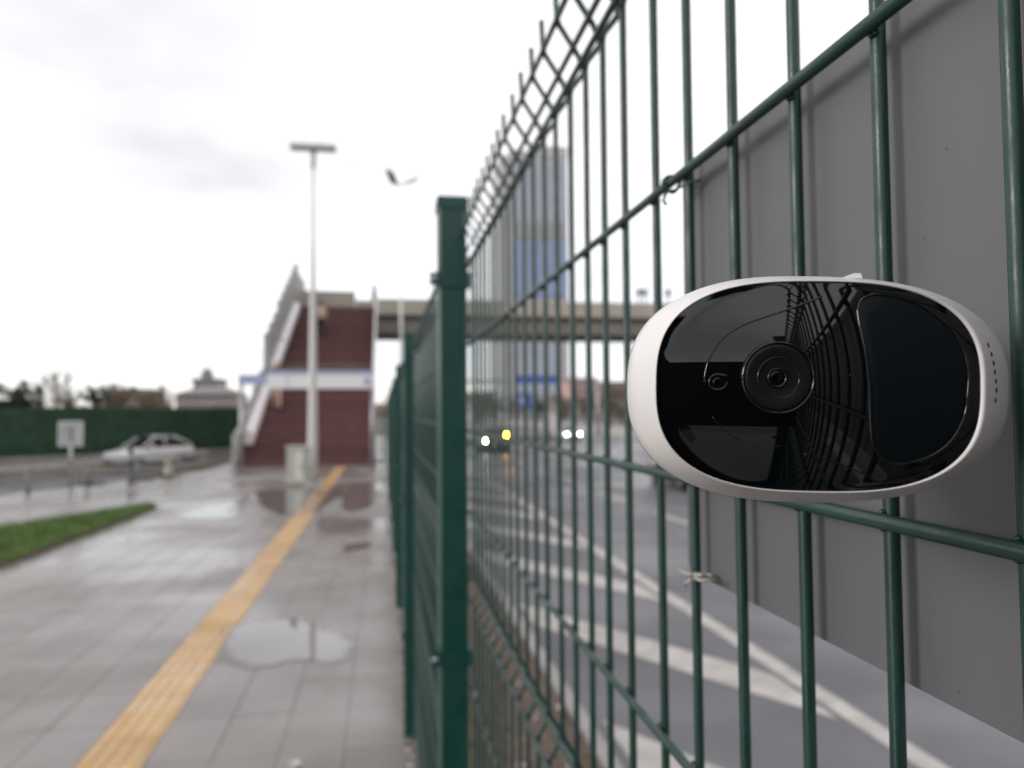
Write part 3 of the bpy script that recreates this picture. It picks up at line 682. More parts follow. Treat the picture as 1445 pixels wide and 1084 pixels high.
MB().cham(BX0, PY(500, 430, 40.9).x, BYa+1.5, BYa+1.66, 1.6+5.16, 1.6+6.58, .02).build('parapet_panel', M['beige'], fb)
MB().cham(PY(500.6, 430, 40.9).x, XR+.08, BYa+1.5, BYa+1.66, 1.6+5.16, 1.6+6.12, .02).build('parapet_panel', M['beige'], fb)
MB().cham(BX0, BX0+.14, BYa-1.2, BYb, 1.6+4.9, 1.6+7.35, .02).build('end_panel', M['panel_clad'], fb)
for x0_ in (24.2, 43.0):
    MB().box(x0_, x0_+.9, BYa+.9, BYb-.9, LOW-.1, 1.6+4.09).build('pier', M['beige'], fb)
MB().box(-3.9, -3.0, BYa+.9, BYb-.9, 0, 1.6+4.9).build('pier', M['beige'], fb)
# slim dark lantern post and pairs of small lamps on the bridge
p = PY(528.5, 420, BYb-.2); t = thing('lantern_post', (p.x, p.y, 1.6+5.15), 'slim dark post with a thicker head standing behind the footbridge parapet above the stairs', 'lamp')
b = MB(); b.tube([(p.x, p.y, 1.6+5.15), (p.x, p.y, 1.6+6.25)], [.07, .05], 10); b.build('pole', M['lampdark'], t, 'full')
b = MB(); b.lathe([(.05, 0), (.12, .15), (.17, .4), (.15, .7), (.09, .95), (.02, 1.25)], 14, Matrix.Translation((p.x, p.y, 1.6+6.2))); b.build('lantern', M['lampdark'], t, 'full')
for i, (px, lab) in enumerate(((906, 'pair of short grey floodlights on the footbridge parapet left of the white camera'), (943, 'short grey floodlight on the footbridge parapet nearest the white camera'))):
    p = PY(px, 424, BYa+.07); t = thing('bridge_floodlight', (p.x, p.y, 1.6+6.0), lab, 'floodlight', 'floodlights on the footbridge')
    for dx in ((-.17, .17) if i == 0 else (0,)):
        MB().tube([(p.x+dx, p.y, 1.6+6.0), (p.x+dx, p.y, 1.6+6.45)], .04, 8).build('stem', M['lampdark'], t)
        MB().cham(p.x+dx-.11, p.x+dx+.11, p.y-.1, p.y+.1, 1.6+6.4, 1.6+6.8, .03).build('lamp_head', M['lampdark'], t)

# sign beam over the foot of the stairs
sb = thing('entrance_sign', (-2.4, 22.0, 0), 'long white fascia with blue band on posts across the foot of the stairs', 'sign')
x0_ = PY(337, 535, 22).x; x1_ = PY(527, 535, 22).x; xm = PY(378, 535, 22).x; zt_ = PY(450, 523, 22).z; zb_ = PY(450, 548.5, 22).z
MB().box(xm, x1_, 21.9, 22.25, zb_, zt_-.11).build('fascia', M['white_metal'], sb)
MB().box(xm-.004, x1_+.004, 21.885, 22.26, zt_-.11, zt_).build('blue_band', M['bluegrey'], sb)
MB().box(x0_, xm, 21.95, 22.2, zb_+.12, zt_-.12).build('side_wing', M['bluegrey'], sb)
MB().box(x1_-.26, x1_-.08, 21.88, 21.897, zb_+.10, zb_+.30).build('blue_square', M['bluegrey'], sb)
MB().box(-2.62, -2.60, 21.892, 21.899, zb_+.01, zt_-.12).build('panel_joint', M['galv'], sb)
for xx in (x0_+.02, x1_-.03): MB().tube([(xx, 22.3, -.02), (xx, 22.3, zb_+.2)], .055, 12).build('support_post', M['galv'], sb, 'full')

# ------------------------------------------------------------------ people on the stairs
def person(label, base, height, facing, hairm, topm, legm, pose):
    me = bpy.data.meshes.new('person'); bm = bmesh.new(); sk = bm.verts.layers.skin.new()
    def V(p, r):
        v = bm.verts.new(p); v[sk].radius = (r, r); return v
    lean, st1, st2, arm = pose
    J = {'pel': ((0, 0, .95), .105), 'spine': ((0, .02+lean*.3, 1.15), .105), 'chest': ((0, .04+lean*.6, 1.33), .115), 'neck': ((0, .05+lean*.9, 1.47), .055), 'head0': ((0, .07+lean, 1.56), .075), 'head1': ((0, .08+lean, 1.66), .088), 'head2': ((0, .07+lean, 1.735), .055)}
    vs = {k: V(*q) for k, q in J.items()}
    def chain(a, pts):
        pr = vs[a]
        for p_, r_ in pts:
            v = V(p_, r_); bm.edges.new((pr, v)); pr = v
    for a, b in (('pel', 'spine'), ('spine', 'chest'), ('chest', 'neck'), ('neck', 'head0'), ('head0', 'head1'), ('head1', 'head2')): bm.edges.new((vs[a], vs[b]))
    for s, (kx, ky, kz, fx, fy, fz) in ((-1, st1), (1, st2)):
        chain('pel', [((s*.095, 0, .88), .095), ((s*.10, ky, kz), .065), ((s*.10, fy-.02, fz+.12), .045), ((s*.10, fy, fz+.045), .042), ((s*.105, fy+.15, fz+.035), .032)])
    for s in (-1, 1):
        if arm == 'hold':
            chain('chest', [((s*.185, .05, 1.40), .062), ((s*.24, .16, 1.20), .048), ((s*.17+.10, .40, 1.56), .034), ((s*.10+.13, .44, 1.68), .034)]); continue
        a = arm*s
        chain('chest', [((s*.185, .05+lean*.6, 1.38), .062), ((s*.235, .02+lean*.4+a*.5, 1.12), .048), ((s*.235, .10+lean*.4+a, .90), .036), ((s*.23, .13+lean*.4+a*1.1, .82), .034)])
    bm.to_mesh(me); bm.free()
    o = bpy.data.objects.new('person', me); col.objects.link(o)
    o.modifiers.new('skin', 'SKIN').use_smooth_shade = True; me.skin_vertices[0].data[0].use_root = True
    o.modifiers.new('sub', 'SUBSURF').levels = 1
    dg = bpy.context.evaluated_depsgraph_get(); nm = bpy.data.meshes.new_from_object(o.evaluated_get(dg)); bpy.data.objects.remove(o)
    nm.name = 'person'; nm.materials.clear()
    for mm in (M['skin'], hairm, topm, legm, M['shoe']): nm.materials.append(mm)
    low_ = min(v.co.z for v in nm.vertices)
    for pg in nm.polygons:
        c = pg.center; i = 3
        if c.z > 1.50: i = 1 if (c.z > 1.69 or c.y < .06+lean) else 0
        elif c.z > .93 or (abs(c.x) > .17 and c.z > .9): i = 2
        elif abs(c.x) > .17: i = 0
        if arm == 'hold' and (abs(c.x) > .13 or c.y > .25): i = 2
        elif c.z < low_+.10: i = 4
        pg.material_index = i
    t = bpy.data.objects.new('person', nm); col.objects.link(t); t.location = base; s = height/1.78; t.scale = (s, s, s); t.rotation_euler = (0, 0, facing)
    tag(t, label, 'person', 'people on the stairs'); return t
pg_ = person('photographer in dark clothes holding up a phone, seen only mirrored in the black glass', (-.115, -.37, 0), 1.54, 0, M['hairdark'], M['jacket'], M['jacket'], (.02, (0, .03, .50, 0, 0, 0), (0, .03, .50, 0, 0, 0), 'hold'))
del pg_['group']
ph = thing('phone', (0, 0, EYE), 'dark phone held up level in front of the photographer', 'phone')
ph.matrix_world = cam.matrix_world.copy(); MB().cham(-.062, .098, -.046, .034, .0060, .0140, .002).build('case', M['black_trim'], ph, False, False); MB().box(-.055, .09, -.036, .030, .0141, .0146).build('screen', M['carglass'], ph, False, False)
# walking down towards the camera, behind the fascia
def stair_at(px, py):
    for k in range(400):
        y = Y0S+(Y1S-Y0S)*k/400; p = PY(px, py, y)
        if p.z <= stair_z(y): return Vector((p.x, y, stair_z(y)))
    return PY(px, py, Y1S)
q = stair_at(391, 578); tgt = PY(391, 507, q.y).z
person('person in dark jacket and beige trousers descending the stairs behind the white fascia', (q.x, q.y, stair_z(q.y)-.01), max(1.5, min(1.85, tgt-q.z)), math.pi, M['hair'], M['jacket'], M['trouser'], (.02, (0, .10, .52, 0, .16, .0), (0, .02, .50, 0, -.12, .06), .10))
q = stair_at(453, 476)
person('person in a pale beige coat climbing near the top of the stairs', (q.x, q.y, stair_z(q.y)-.01), 1.66, 0, M['hairdark'], M['coat'], M['jacket'], (.05, (0, .16, .55, 0, .14, .14), (0, .02, .50, 0, -.08, 0), .10))

# ------------------------------------------------------------------ things standing on the pavement
q = PZ(441, 685, 0); lt_ = thing('lamp_post', q, 'tall pale grey lamp post with flat wide lamp head in front of the stairs', 'lamp post')
ztop = PY(435.5, 209, q.y).z; zm = PY(437, 330, q.y).z
b = MB(); b.tube([(q.x, q.y, -.02), (q.x, q.y, .9), (q.x, q.y, zm*.6), (q.x, q.y, zm), (q.x, q.y, ztop-.9), (q.x, q.y, ztop-.45)], [.116, .108, .075, .036, .026, .026], 16); b.build('pole', M['pole'], lt_, 'full')
MB().cham(q.x-.2, q.x+.2, q.y-.2, q.y+.2, -.02, .04, .02).build('base_plate', M['galv'], lt_)
b = MB(); b.tube([(q.x, q.y, ztop-.46), (q.x, q.y, ztop-.2), (q.x, q.y, ztop-.05)], [.04, .06, .085], 14); b.build('neck', M['pole'], lt_, 'full')
b = MB(); b.cham(q.x-.50, q.x+.50, q.y-.16, q.y+.16, ztop-.02, ztop+.09, .02); b.build('lamp_head', M['white_metal'], lt_)
for k in range(12):
    xx = q.x-.46+.92*k/11; MB().box(xx-.012, xx+.012, q.y-.172, q.y+.172, ztop-.03, ztop+.05).build('cooling_fin', M['white_metal'], lt_)
q = PZ(420, 686, 0); cb = thing('utility_cabinet', q, 'low pale green grey utility cabinet standing beside the lamp post', 'cabinet')
hh = PY(420, 632, q.y).z; wl = PY(404, 660, q.y).x; wr = PY(434, 660, q.y).x
MB().cham(wl, wr, q.y, q.y+.36, .05, hh, .02).build('body', M['cab'], cb); MB().box(wl+.03, wr-.03, q.y+.02, q.y+.33, -.02, .05).build('plinth', M['beige_dark'], cb)
mid_ = (wl+wr)/2
MB().cham(wl-.02, wr+.02, q.y-.03, q.y+.39, hh, hh+.035, .015).build('lid', M['cab'], cb)
d_ = MB().box(mid_-.06, mid_+.13, q.y-.012, q.y-.001, .12, hh-.06).build('door', M['cabdoor'], cb); MB().box(mid_+.095, mid_+.11, q.y-.03, q.y-.013, .38, .48).build('handle', M['black_trim'], d_)
MB().box(wl+.03, mid_-.08, q.y-.008, q.y-.001, .12, hh-.06).build('door', M['cab'], cb)
# small sign
q = PZ(99, 690, 0); sg = thing('road_sign', q, 'square pale grey sign plate on a thin post beside the low railing', 'sign')
s0, s1 = PY(83, 595, q.y), PY(117, 629, q.y)
MB().tube([(q.x, q.y+.03, -.05), (q.x, q.y+.03, s0.z-.05)], .032, 12).build('post', M['galv'], sg, 'full')
pl_ = MB(); pl_.box(s0.x, s1.x, q.y-.015, q.y-.003, s1.z, s0.z); plate = pl_.build('plate', M['galv'], sg)
fr = MB(); w_ = .035
fr.box(s0.x-.005, s1.x+.005, q.y-.022, q.y-.0152, s0.z-w_, s0.z+.005); fr.box(s0.x-.005, s1.x+.005, q.y-.022, q.y-.0152, s1.z-.005, s1.z+w_); fr.box(s0.x-.005, s0.x+w_, q.y-.022, q.y-.0152, s1.z+w_, s0.z-w_); fr.box(s1.x-w_, s1.x+.005, q.y-.022, q.y-.0152, s1.z+w_, s0.z-w_)
fr.build('border', M['pole'], sg)
MB().box((s0.x+s1.x)/2-.01, (s0.x+s1.x)/2+.04, q.y-.0185, q.y-.0155, s1.z+.09, s0.z-.12).build('dark_mark', M['lampdark'], sg)
# low pipe railing along the left edge
lr = thing('low_railing', railpts[1], 'low grey pipe railing along the left edge of the pavement', 'railing')
pA = railA; pB = railB; b = MB(); b.loft([[q_+Vector((-.03, 0, .50)), q_+Vector((.03, 0, .50)), q_+Vector((.03, 0, .60)), q_+Vector((-.03, 0, .60))] for q_ in (pA, pB)]); b.build('top_rail', M['galv'], lr)
b = MB(); b.tube([pA+Vector((0, 0, .30)), pB+Vector((0, 0, .30))], .02, 8); b.build('lower_rail', M['galv'], lr, 'full')
k = 0.0; Lr = (pB-pA).length
while k < Lr:
    pq = pA+(pB-pA)*(k/Lr); b = MB(); b.tube([pq+Vector((0, 0, -.05)), pq+Vector((0, 0, .50))], .036, 10); b.build('rail_post', M['rail_dark'], lr, 'full'); k += 1.55
q = PZ(184, 682, 0); t = thing('bollard', q, 'dark bollard with rounded top on the pavement edge in front of the white car', 'bollard')
b = MB(); b.lathe([(.085, -.02), (.085, .06), (.06, .09), (.058, .72), (.065, .74), (.065, .80), (.04, .86), (.01, .875)], 16, Matrix.Translation(q)); b.build('shaft', M['lampdark'], t, True)
b = MB(); b.lathe([(.0602, .55), (.0606, .56), (.0606, .66), (.0602, .67)], 16, Matrix.Translation(q), False); b.build('band', M['galv'], t, True)
q = PZ(238, 672, 0); t = thing('stone_bollard', q, 'squat beige stone bollard at the right end of the low railing', 'bollard')
b = MB(); b.lathe([(.13, -.02), (.13, .06), (.11, .10), (.10, .42), (.12, .45), (.12, .52), (.08, .58), (.02, .60)], 14, Matrix.Translation(q)); b.build('shaft', M['beige'], t, True)
for px, py, n_ in ((125, 684, 70), (232, 674, 90), (205, 678, 50)):    # weeds in the joints
    q = PZ(px, py, 0); b = MB()
    for k in range(n_):
        a = random.uniform(0, 6.28); r0 = abs(random.gauss(0, .16)); x_, y_ = q.x+r0*math.cos(a)*1.4, q.y+r0*math.sin(a)*.5; h = random.uniform(.05, .14)
        b.add([(x_-.014, y_, 0), (x_+.014, y_, 0), (x_+random.gauss(0, .05), y_+random.gauss(0, .04), h)], [(0, 1, 2)])
    tag(b.build('weeds', M['olive']), 'tuft of green weeds growing in the joints beside the low railing', 'weeds', kind='stuff')
# green cross fence and blue sign right of the stairs
cf = thing('cross_fence', (-.1, 24.6, 0), 'short green mesh fence closing the gap right of the stairs', 'fence')
b = MB()
for k in range(12): b.tube([(-.30+.045*k, 24.6, .05), (-.30+.045*k, 24.6, 1.5)], .004, 5, False)
tag(b.build('bars', M['green_far'], cf), kind='stuff')
for z in (.1, .4, .7, 1.0, 1.3, 1.48): MB().tube([(-.31, 24.59, z), (.22, 24.59, z)], .004, 5).build('wire', M['green_far'], cf)
for xx in (-.27, -.02): MB().box(xx-.03, xx+.03, 24.62, 24.68, -.05, 1.56).build('post', M['post'], cf)
q = PY(553, 575, 30); t = thing('blue_sign', (q.x, q.y, 0), 'small blue square sign on a pole beyond the right of the stairs', 'sign')
a0, a1 = PY(548.5, 563, 30), PY(558, 588, 30)
MB().box(a0.x, a1.x, 29.97, 29.99, a1.z, a0.z).build('plate', M['blue'], t); MB().tube([(q.x, 30.03, -.05), (q.x, 30.03, a0.z)], .03, 10).build('pole', M['galv'], t, 'full')
# tall double-arm street lamp, pale against the sky
q = PY(566, 500, 36); t = thing('street_lamp', (q.x, 36, 0), 'tall slender street lamp with two drooping heads left of the fence top', 'street lamp')
zt_ = PY(566, 258, 36).z
b = MB(); b.tube([(q.x, 36, -.7), (q.x, 36, 3), (q.x, 36, zt_)], [.095, .07, .028], 12); b.build('pole', M['white_metal'], t, 'full')
def PYv(px, py): return PY(px, py, 36)
b = MB(); b.tube([PYv(566, 259), PYv(562, 262), PYv(559, 261)], .035, 8); b.build('arm', M['pole'], t, 'full')
b = MB(); b.tube([PYv(566, 259), PYv(569, 260), PYv(573, 258)], .035, 8); b.build('arm', M['pole'], t, 'full')
b = MB(); b.tube([PYv(560, 261)+Vector((0, .05, 0)), PYv(555, 255), PYv(551, 246), PYv(546, 240)], [.06, .17, .17, .10], 10); b.build('lamp_head', M['lampdark'], t, 'full')
b = MB(); b.tube([PYv(571, 259.5), PYv(577, 257), PYv(584, 254), PYv(590, 251.5)], [.05, .09, .09, .06], 10); b.build('lamp_head', M['pole'], t, 'full')

# ------------------------------------------------------------------ side road: kerb, barrier, hedge wall
def wall_line(pa, pb): 
    d = (pb-pa); d.z = 0; L_ = d.length; d.normalize(); return d, Vector((-d.y, d.x, 0)), L_
wA, wB = PZ(0, 668, MID), PZ(322, 650, MID); dW, nW, LW = wall_line(wA, wB)
hw_ = thing('hedge_wall', wA, 'long dark green artificial hedge fence beyond the side road', 'fence')
def mat_line(o, d, n_): return Matrix(((d.x, n_.x, 0, o.x), (d.y, n_.y, 0, o.y), (0, 0, 1, o.z), (0, 0, 0, 1)))
PANW = 1.9
pm = MB(); pm.box(.01, PANW-.01, -.05, .05, .35, 2.62)
for k in range(1500):
    x_, z_ = random.uniform(0, PANW), random.uniform(.35, 2.66); s = random.uniform(.03, .06); a = random.uniform(0, 6.28)
    p = Vector((x_, -.055-random.random()*.05, z_)); u_ = Vector((math.cos(a), random.uniform(-.6, .6), math.sin(a)))*s; v_ = Vector((-math.sin(a), random.uniform(-.6, .6), math.cos(a)))*s*.45
    pm.add([p-u_, p+v_, p+u_, p-v_], [(0, 1, 2, 3)])
pmesh = pm.mesh('hedge_panel', M['hedge'])
nP = int((LW+24)/PANW); ang = math.atan2(dW.y, dW.x)
for k in range(-10, nP-9):
    inst('hedge_panel', pmesh, hw_, dW*(PANW*k)+nW*.6+Vector((0, 0, .12*math.sin(k*1.3)*.2)), (0, 0, ang))
for k in range(-10, nP-9): 
    m4 = mat_line(wA+nW*.6+dW*(PANW*k), dW, nW); MB().box(-.04, .04, .06, .14, 0, 2.68, m4).build('fence_post', M['post'], hw_)
fb_ = thing('concrete_barrier', wA, 'low concrete barrier with pale top along the foot of the hedge fence', 'barrier')
for k in range(-5, 9):
    m4 = mat_line(wA+dW*(4.0*k), dW, nW); b = MB()
    b.loft([[m4 @ Vector((x_, y_, z_)) for y_, z_ in ((-.28, -.02), (-.25, .10), (-.06, .26), (-.04, .52), (.10, .52), (.14, -.02))] for x_ in (0, 3.98)]); b.build('barrier_block', M['beige_dark'], fb_)
    b = MB(); b.box(0, 3.98, -.05, .11, .522, .60, m4); b.build('capping', M['concrete'], fb_)
kA, kB = PZ(0, 676, MID), PZ(262, 666, MID); dK, nK, LK = wall_line(kA, kB)
kb = thing('kerb_wall', kA, 'low brownish kerb wall on the near side of the side road', 'kerb')
for k in range(-6, 4):
    m4 = mat_line(kA+dK*(2.0*k), dK, nK); MB().cham(0, 1.98, 0, .3, -.02, .30, .03, m4).build('kerb_stone', M['beige_dark'], kb)

# ------------------------------------------------------------------ cars
def car(name, label, loc, rz, paint, group=None, lights=None, mirror_lit=False, van=0.0):
    """saloon car, 4.4 m, nose along local -Y"""
    t = thing(name, loc, label, 'car', group, rz)
    P_ = mat(name+'_paint', paint, .22, coat=.8)
    def sec(y, wl_, z0, zb, zt):     # half section rounded
        return [Vector((x_, y, z_)) for x_, z_ in ((-wl_*.86, z0), (-wl_*.97, z0+.08), (-wl_, z0+(zb-z0)*.45), (-wl_*.985, zb-.08), (-wl_*.93, zb), (-wl_*.6, zt), (0, zt+.015),
                (wl_*.6, zt), (wl_*.93, zb), (wl_*.985, zb-.08), (wl_, z0+(zb-z0)*.45), (wl_*.97, z0+.08), (wl_*.86, z0))]
    hull = [(-2.20, .62, .34, .52, .54), (-2.17, .76, .25, .62, .64), (-2.0, .84, .20, .70, .74), (-1.5, .88, .18, .78, .86), (-1.0, .885, .18, .84, .93), (-.6, .89, .18, .87, .94), (.3, .89, .18, .89, .94), (1.2, .885, .18, .91, .95), (1.75, .87, .2, .92, .98), (2.05, .82, .24, .90, .97), (2.19, .74, .3, .80, .84), (2.22, .62, .38, .66, .68)]
    b = MB(); b.loft([sec(*h) for h in hull]); b.build('body', P_, t, True, False)
    def gsec(y, wb_, wt, zb, zt): return [Vector((x_, y, z_)) for x_, z_ in ((-wb_, zb), (-(wb_+wt)/2-.02, (zb+zt)/2), (-wt, zt-.03), (-wt*.85, zt), (0, zt+.02), (wt*.85, zt), (wt, zt-.03), ((wb_+wt)/2+.02, (zb+zt)/2), (wb_, zb))]
    gh = [(-1.12, .78, .76, .88, .92), (-.75, .80, .70, .9, 1.12), (-.30, .81, .62, .91, 1.40), (.25, .815, .60, .92, 1.455), (.9, .81, .60, .93, 1.43), (1.4, .80, .62, .93, 1.27), (1.95, .76, .72, .93, .985)]
    b = MB(); b.loft([gsec(*q_) for q_ in gh]); b.build('windows', M['carglass'], t, True, False)
    b = MB(); rs = [[Vector((x_, y, z_)) for x_, z_ in ((-wt*1.02, zt-.035), (-wt*.86, zt+.006), (0, zt+.028), (wt*.86, zt+.006), (wt*1.02, zt-.035))] for y, wb_, wt, zb, zt in gh[2:5]]
    rs = [[p_+Vector((0, 0, 0)) for p_ in q_] for q_ in rs]; b.loft(rs, caps=False, closed=False); b.build('roof', P_, t, True, False)
    for s in (-1, 1):
        for pts_, r_p in (([(s*.775, -1.10, .90), (s*.705, -.75, 1.10), (s*.635, -.30, 1.385)], .035), ([(s*.835, .28, .9), (s*.72, .30, 1.2), (s*.61, .32, 1.43)], .03), ([(s*.625, .9, 1.41), (s*.70, 1.45, 1.20), (s*.775, 1.95, .96)], .05)):
            b = MB(); b.tube(pts_, r_p, 6); b.build('pillar', P_, t, 'full', False)
    wheel = MB().lathe([(.05, -.105), (.21, -.11), (.30, -.10), (.318, -.06), (.32, .0), (.318, .06), (.30, .10), (.21, .11), (.05, .105)], 28, Matrix.Rotation(R(90), 4, 'Y')).mesh('tyre', M['tyre'], True)
    rimm = MB(); rimm.lathe([(.205, .112), (.20, .122), (.17, .116), (.05, .125), (.01, .128)], 20, Matrix.Rotation(R(90), 4, 'Y')); rimm = rimm.mesh('rim', M['rim'], True)
    for sx in (-1, 1):
        for yy in (-1.38, 1.28):
            wh = bpy.data.objects.new('wheel', None); wh.location = (sx*.80, yy, .32); wh.rotation_euler = (0, 0, 0 if sx > 0 else math.pi); col.objects.link(wh); wh.parent = t
            inst('tyre', wheel, wh); inst('rim', rimm, wh)
    for sx in (-1, 1):
        lit = M['head_bright' if mirror_lit else 'head'] if lights and (lights == 'both' or sx == lights) else M['headoff']
        m4 = Matrix.Translation((sx*.62, -2.115, .635)) @ Matrix.Rotation(R(90), 4, 'X')
        MB().lathe([(.085, -.10), (.085, .02), (.07, .045), (.02, .055)], 18, m4).build('headlight', lit, t, True, False)
        MB().cham(sx*.72-.11, sx*.72+.11, 2.10, 2.20, .68, .82, .02).build('tail_light', M['red'], t, False, False)
        mr_ = MB().cham(sx*.98-.09, sx*.98+.09, -.72, -.60, .92, 1.05, .02).build('mirror', P_, t, False, False)
        if mirror_lit and sx == mirror_lit: MB().box(sx*.98-.085, sx*.98+.085, -.745, -.721, .93, 1.02).build('indicator', M['amber'], mr_, False, False)
    MB().box(-.50, .50, -2.205, -2.12, .34, .50).build('grille', M['black_trim'], t, False, False); MB().box(-.26, .26, -2.225, -2.206, .42, .53).build('number_plate', M['plate'], t, False, False)
    MB().box(-.8, .8, -2.12, 2.1, .15, .24).build('underbody', M['black_trim'], t, False, False)
    return t
# pale saloon on the side road, nose to the lower left
p0 = PZ(213, 657, MID); p0 = Vector((-10.2, 37.6, MID))
c_ = PY(212, 640, 37.6); p0.x = c_.x
wcar = car('white_car', 'white saloon car driving along the side road in front of the green hedge fence', p0, math.atan2(-dW.x, dW.y)+0.26, (.85, .85, .84)); wcar.scale = (.88, .88, .93)
q = PZ(692, 641, LOW); q.y = 54; q.x = PY(695, 625, 51.8).x
dcar = car('dark_car', 'dark car approaching with one bright headlight and a lit amber mirror lamp', (q.x, 54, LOW), 0, (.02, .024, .026), 'oncoming cars on the main road', -1, 1)
dcar.scale = (1.08, 1.0, 1.2); dcar.location.x += .195
q = PY(809.5, 613, 68.8)
car('white_oncoming_car', 'white car approaching with both headlights lit, further off beside the white camera', (q.x, 71, LOW), 0, (.6, .6, .6), 'oncoming cars on the main road', 'both')
car('hidden_car', 'dark car on the road half hidden behind the lower edge of the white camera', (11.25, 27.4, LOW), 0, (.03, .03, .035), 'oncoming cars on the main road')

# ------------------------------------------------------------------ far side of the road
mb = thing('median_barrier', (25.5, 60, LOW), 'long pale barrier along the far side of the road', 'barrier')
for k in range(0, 34):
    y0_ = 22+5*k; MB().cham(25.3, 25.7, y0_, y0_+4.9, LOW-.05, LOW+.95, .12).build('barrier_block', M['concrete'], mb)
# overhead gantry sign and a blue route sign
q0, q1 = PY(728, 530, 88), PY(786, 541, 88)
t = thing('gantry_sign', (q0.x, 88, LOW), 'wide blue direction sign on a gantry over the road under the footbridge', 'road sign')
MB().box(q0.x, q1.x, 88, 88.1, q1.z, q0.z).build('sign_board', M['blue'], t); MB().box(q0.x-7, q1.x+5, 88.2, 88.5, q1.z+.1, q1.z+.4).build('beam', M['galv'], t)
for xx in (q0.x-7, q1.x+5): MB().tube([(xx, 88.35, LOW), (xx, 88.35, q1.z+.4)], .16, 10).build('leg', M['galv'], t, 'full')
q0, q1 = PY(729, 555, 70), PY(750, 575, 70)
t = thing('blue_road_sign', ((q0.x+q1.x)/2, 70, LOW), 'square blue road sign on a post seen between the fence bars', 'road sign')
MB().box(q0.x, q1.x, 70, 70.05, q1.z, q0.z).build('sign_board', M['blue'], t); MB().box(q0.x+.35, q1.x-.45, 69.985, 69.998, q1.z+.3, q0.z-.3).build('pale_symbol', M['pole'], t)
MB().tube([((q0.x+q1.x)/2, 70.1, LOW), ((q0.x+q1.x)/2, 70.1, q0.z)], .07, 10).build('post', M['galv'], t, 'full')

# tower
TY = 400.0; ta, tb2 = PY(708, 590, TY), PY(803, 590, TY); tz = PY(780, 207, TY).z; x0_, x1_ = ta.x, tb2.x; dW_ = x1_-x0_
tw = thing('office_tower', ((x0_+x1_)/2, TY+16, -1.3), 'tall beige and blue glass office tower rising beyond the footbridge', 'tower')
MB().box(x0_, x1_, TY, TY+32, -1.3, tz-6).build('core', M['tower_stone'], tw)
MB().box(x0_+dW_*.46, x1_+.2, TY-.6, TY+32.2, tz-6.2, tz).build('crown', M['tower_stone'], tw)
MB().box(x0_+dW_*.14, x0_+dW_*.46, TY-.4, TY+20, tz-6.2, tz-3).build('crown_step', M['tower_stone'], tw)
zf = lambda py: PY(760, py, TY).z
def glazed(xa, xb, za, zb_, m, nfin, pitch):
    MB().box(xa, xb, TY-.5, TY-.05, za, zb_).build('glazing', m, tw)
    for k in range(nfin+1):
        xx = xa+(xb-xa)*k/nfin; MB().box(xx-.22, xx+.22, TY-1.1, TY-.51, za, zb_).build('fin', M['tower_stone'] if m is M['tower_pale'] else M['tower_pale'], tw)
    b = MB(); z_ = za+pitch
    while z_ < zb_: b.box(xa, xb, TY-.75, TY-.52, z_-.35, z_+.35); z_ += pitch
    tag(b.build('floor_bands', M['tower_pale'] if m is M['tower_glass'] else M['tower_stone'], tw), kind='stuff')
glazed(x0_+dW_*.17, x0_+dW_*.97, zf(312), zf(228), M['tower_pale'], 9, 3.6)
glazed(x0_+dW_*.17, x0_+dW_*.82, zf(420), zf(340), M['tower_glass'], 6, 3.6)
glazed(x0_+dW_*.84, x0_+dW_*.97, zf(420), zf(340), M['tower_glass'], 2, 3.6)
glazed(x0_+dW_*.17, x0_+dW_*.82, zf(585), zf(440), M['tower_pale'], 6, 3.6)
for py in (316, 322, 328, 334):
    z_ = zf(py); MB().box(x0_+dW_*.17, x0_+dW_*.97, TY-1.3, TY-.06, z_-.5, z_+.5).build('ledge', M['tower_stone'], tw)
# right return of the tower
for k in range(6):
    MB().box(x1_+.02, x1_+.4, TY+3+4.6*k, TY+6.4+4.6*k, zf(585), zf(228)).build('glazing', M['tower_glass'], tw)

def house(label, xa, xb, y, depth, z0, z1, wallm, roofm, nw, nf, roof='flat', name='building'):
    t = thing(name, ((xa+xb)/2, y+depth/2, z0), label, 'building')
    MB().box(xa, xb, y, y+depth, z0, z1).build('wall', wallm, t)
    if roof == 'hip':
        h = (xb-xa)*.16; b = MB(); e = .4
        b.add([(xa-e, y-e, z1), (xb+e, y-e, z1), (xb+e, y+depth+e, z1), (xa-e, y+depth+e, z1), (xa+(xb-xa)*.3, y+depth/2, z1+h), (xb-(xb-xa)*.3, y+depth/2, z1+h)], [(0, 1, 5, 4), (1, 2, 5), (2, 3, 4, 5), (3, 0, 4), (3, 2, 1, 0)]); b.build('roof', roofm, t)
    else: MB().box(xa-.3, xb+.3, y-.3, y+depth+.3, z1, z1+.6).build('roof', roofm, t)
    cw = (xb-xa)/nw; ch = (z1-z0)/nf
    for i in range(nw):
        for j in range(nf):
            xc, zc_ = xa+cw*(i+.5), z0+ch*(j+.55); f = MB().box(xc-cw*.27, xc+cw*.27, y-.06, y-.001, zc_-ch*.3, zc_+ch*.3).build('window', M['bldg_grey'], t)
            MB().box(xc-cw*.23, xc+cw*.23, y-.08, y-.061, zc_-ch*.25, zc_+ch*.25).build('pane', M['window'], f)
    return t
def hx(px, Y): return PY(px, 580, Y).x
def hz_(py, Y): return PY(720, py, Y).z
house('brownish apartment block beyond the hedge fence, left of the stairs', hx(248, 150), hx(330, 150), 150, 14, -1.3, PY(290, 556, 150).z, M['bldg_brown'], M['roof'], 9, 4, 'hip')
h1 = house('grey block with a small roof tower rising behind the brown apartment block', hx(272, 170), hx(306, 170), 170, 10, -1.3, PY(290, 538, 170).z, M['bldg_grey'], M['roof'], 4, 5)
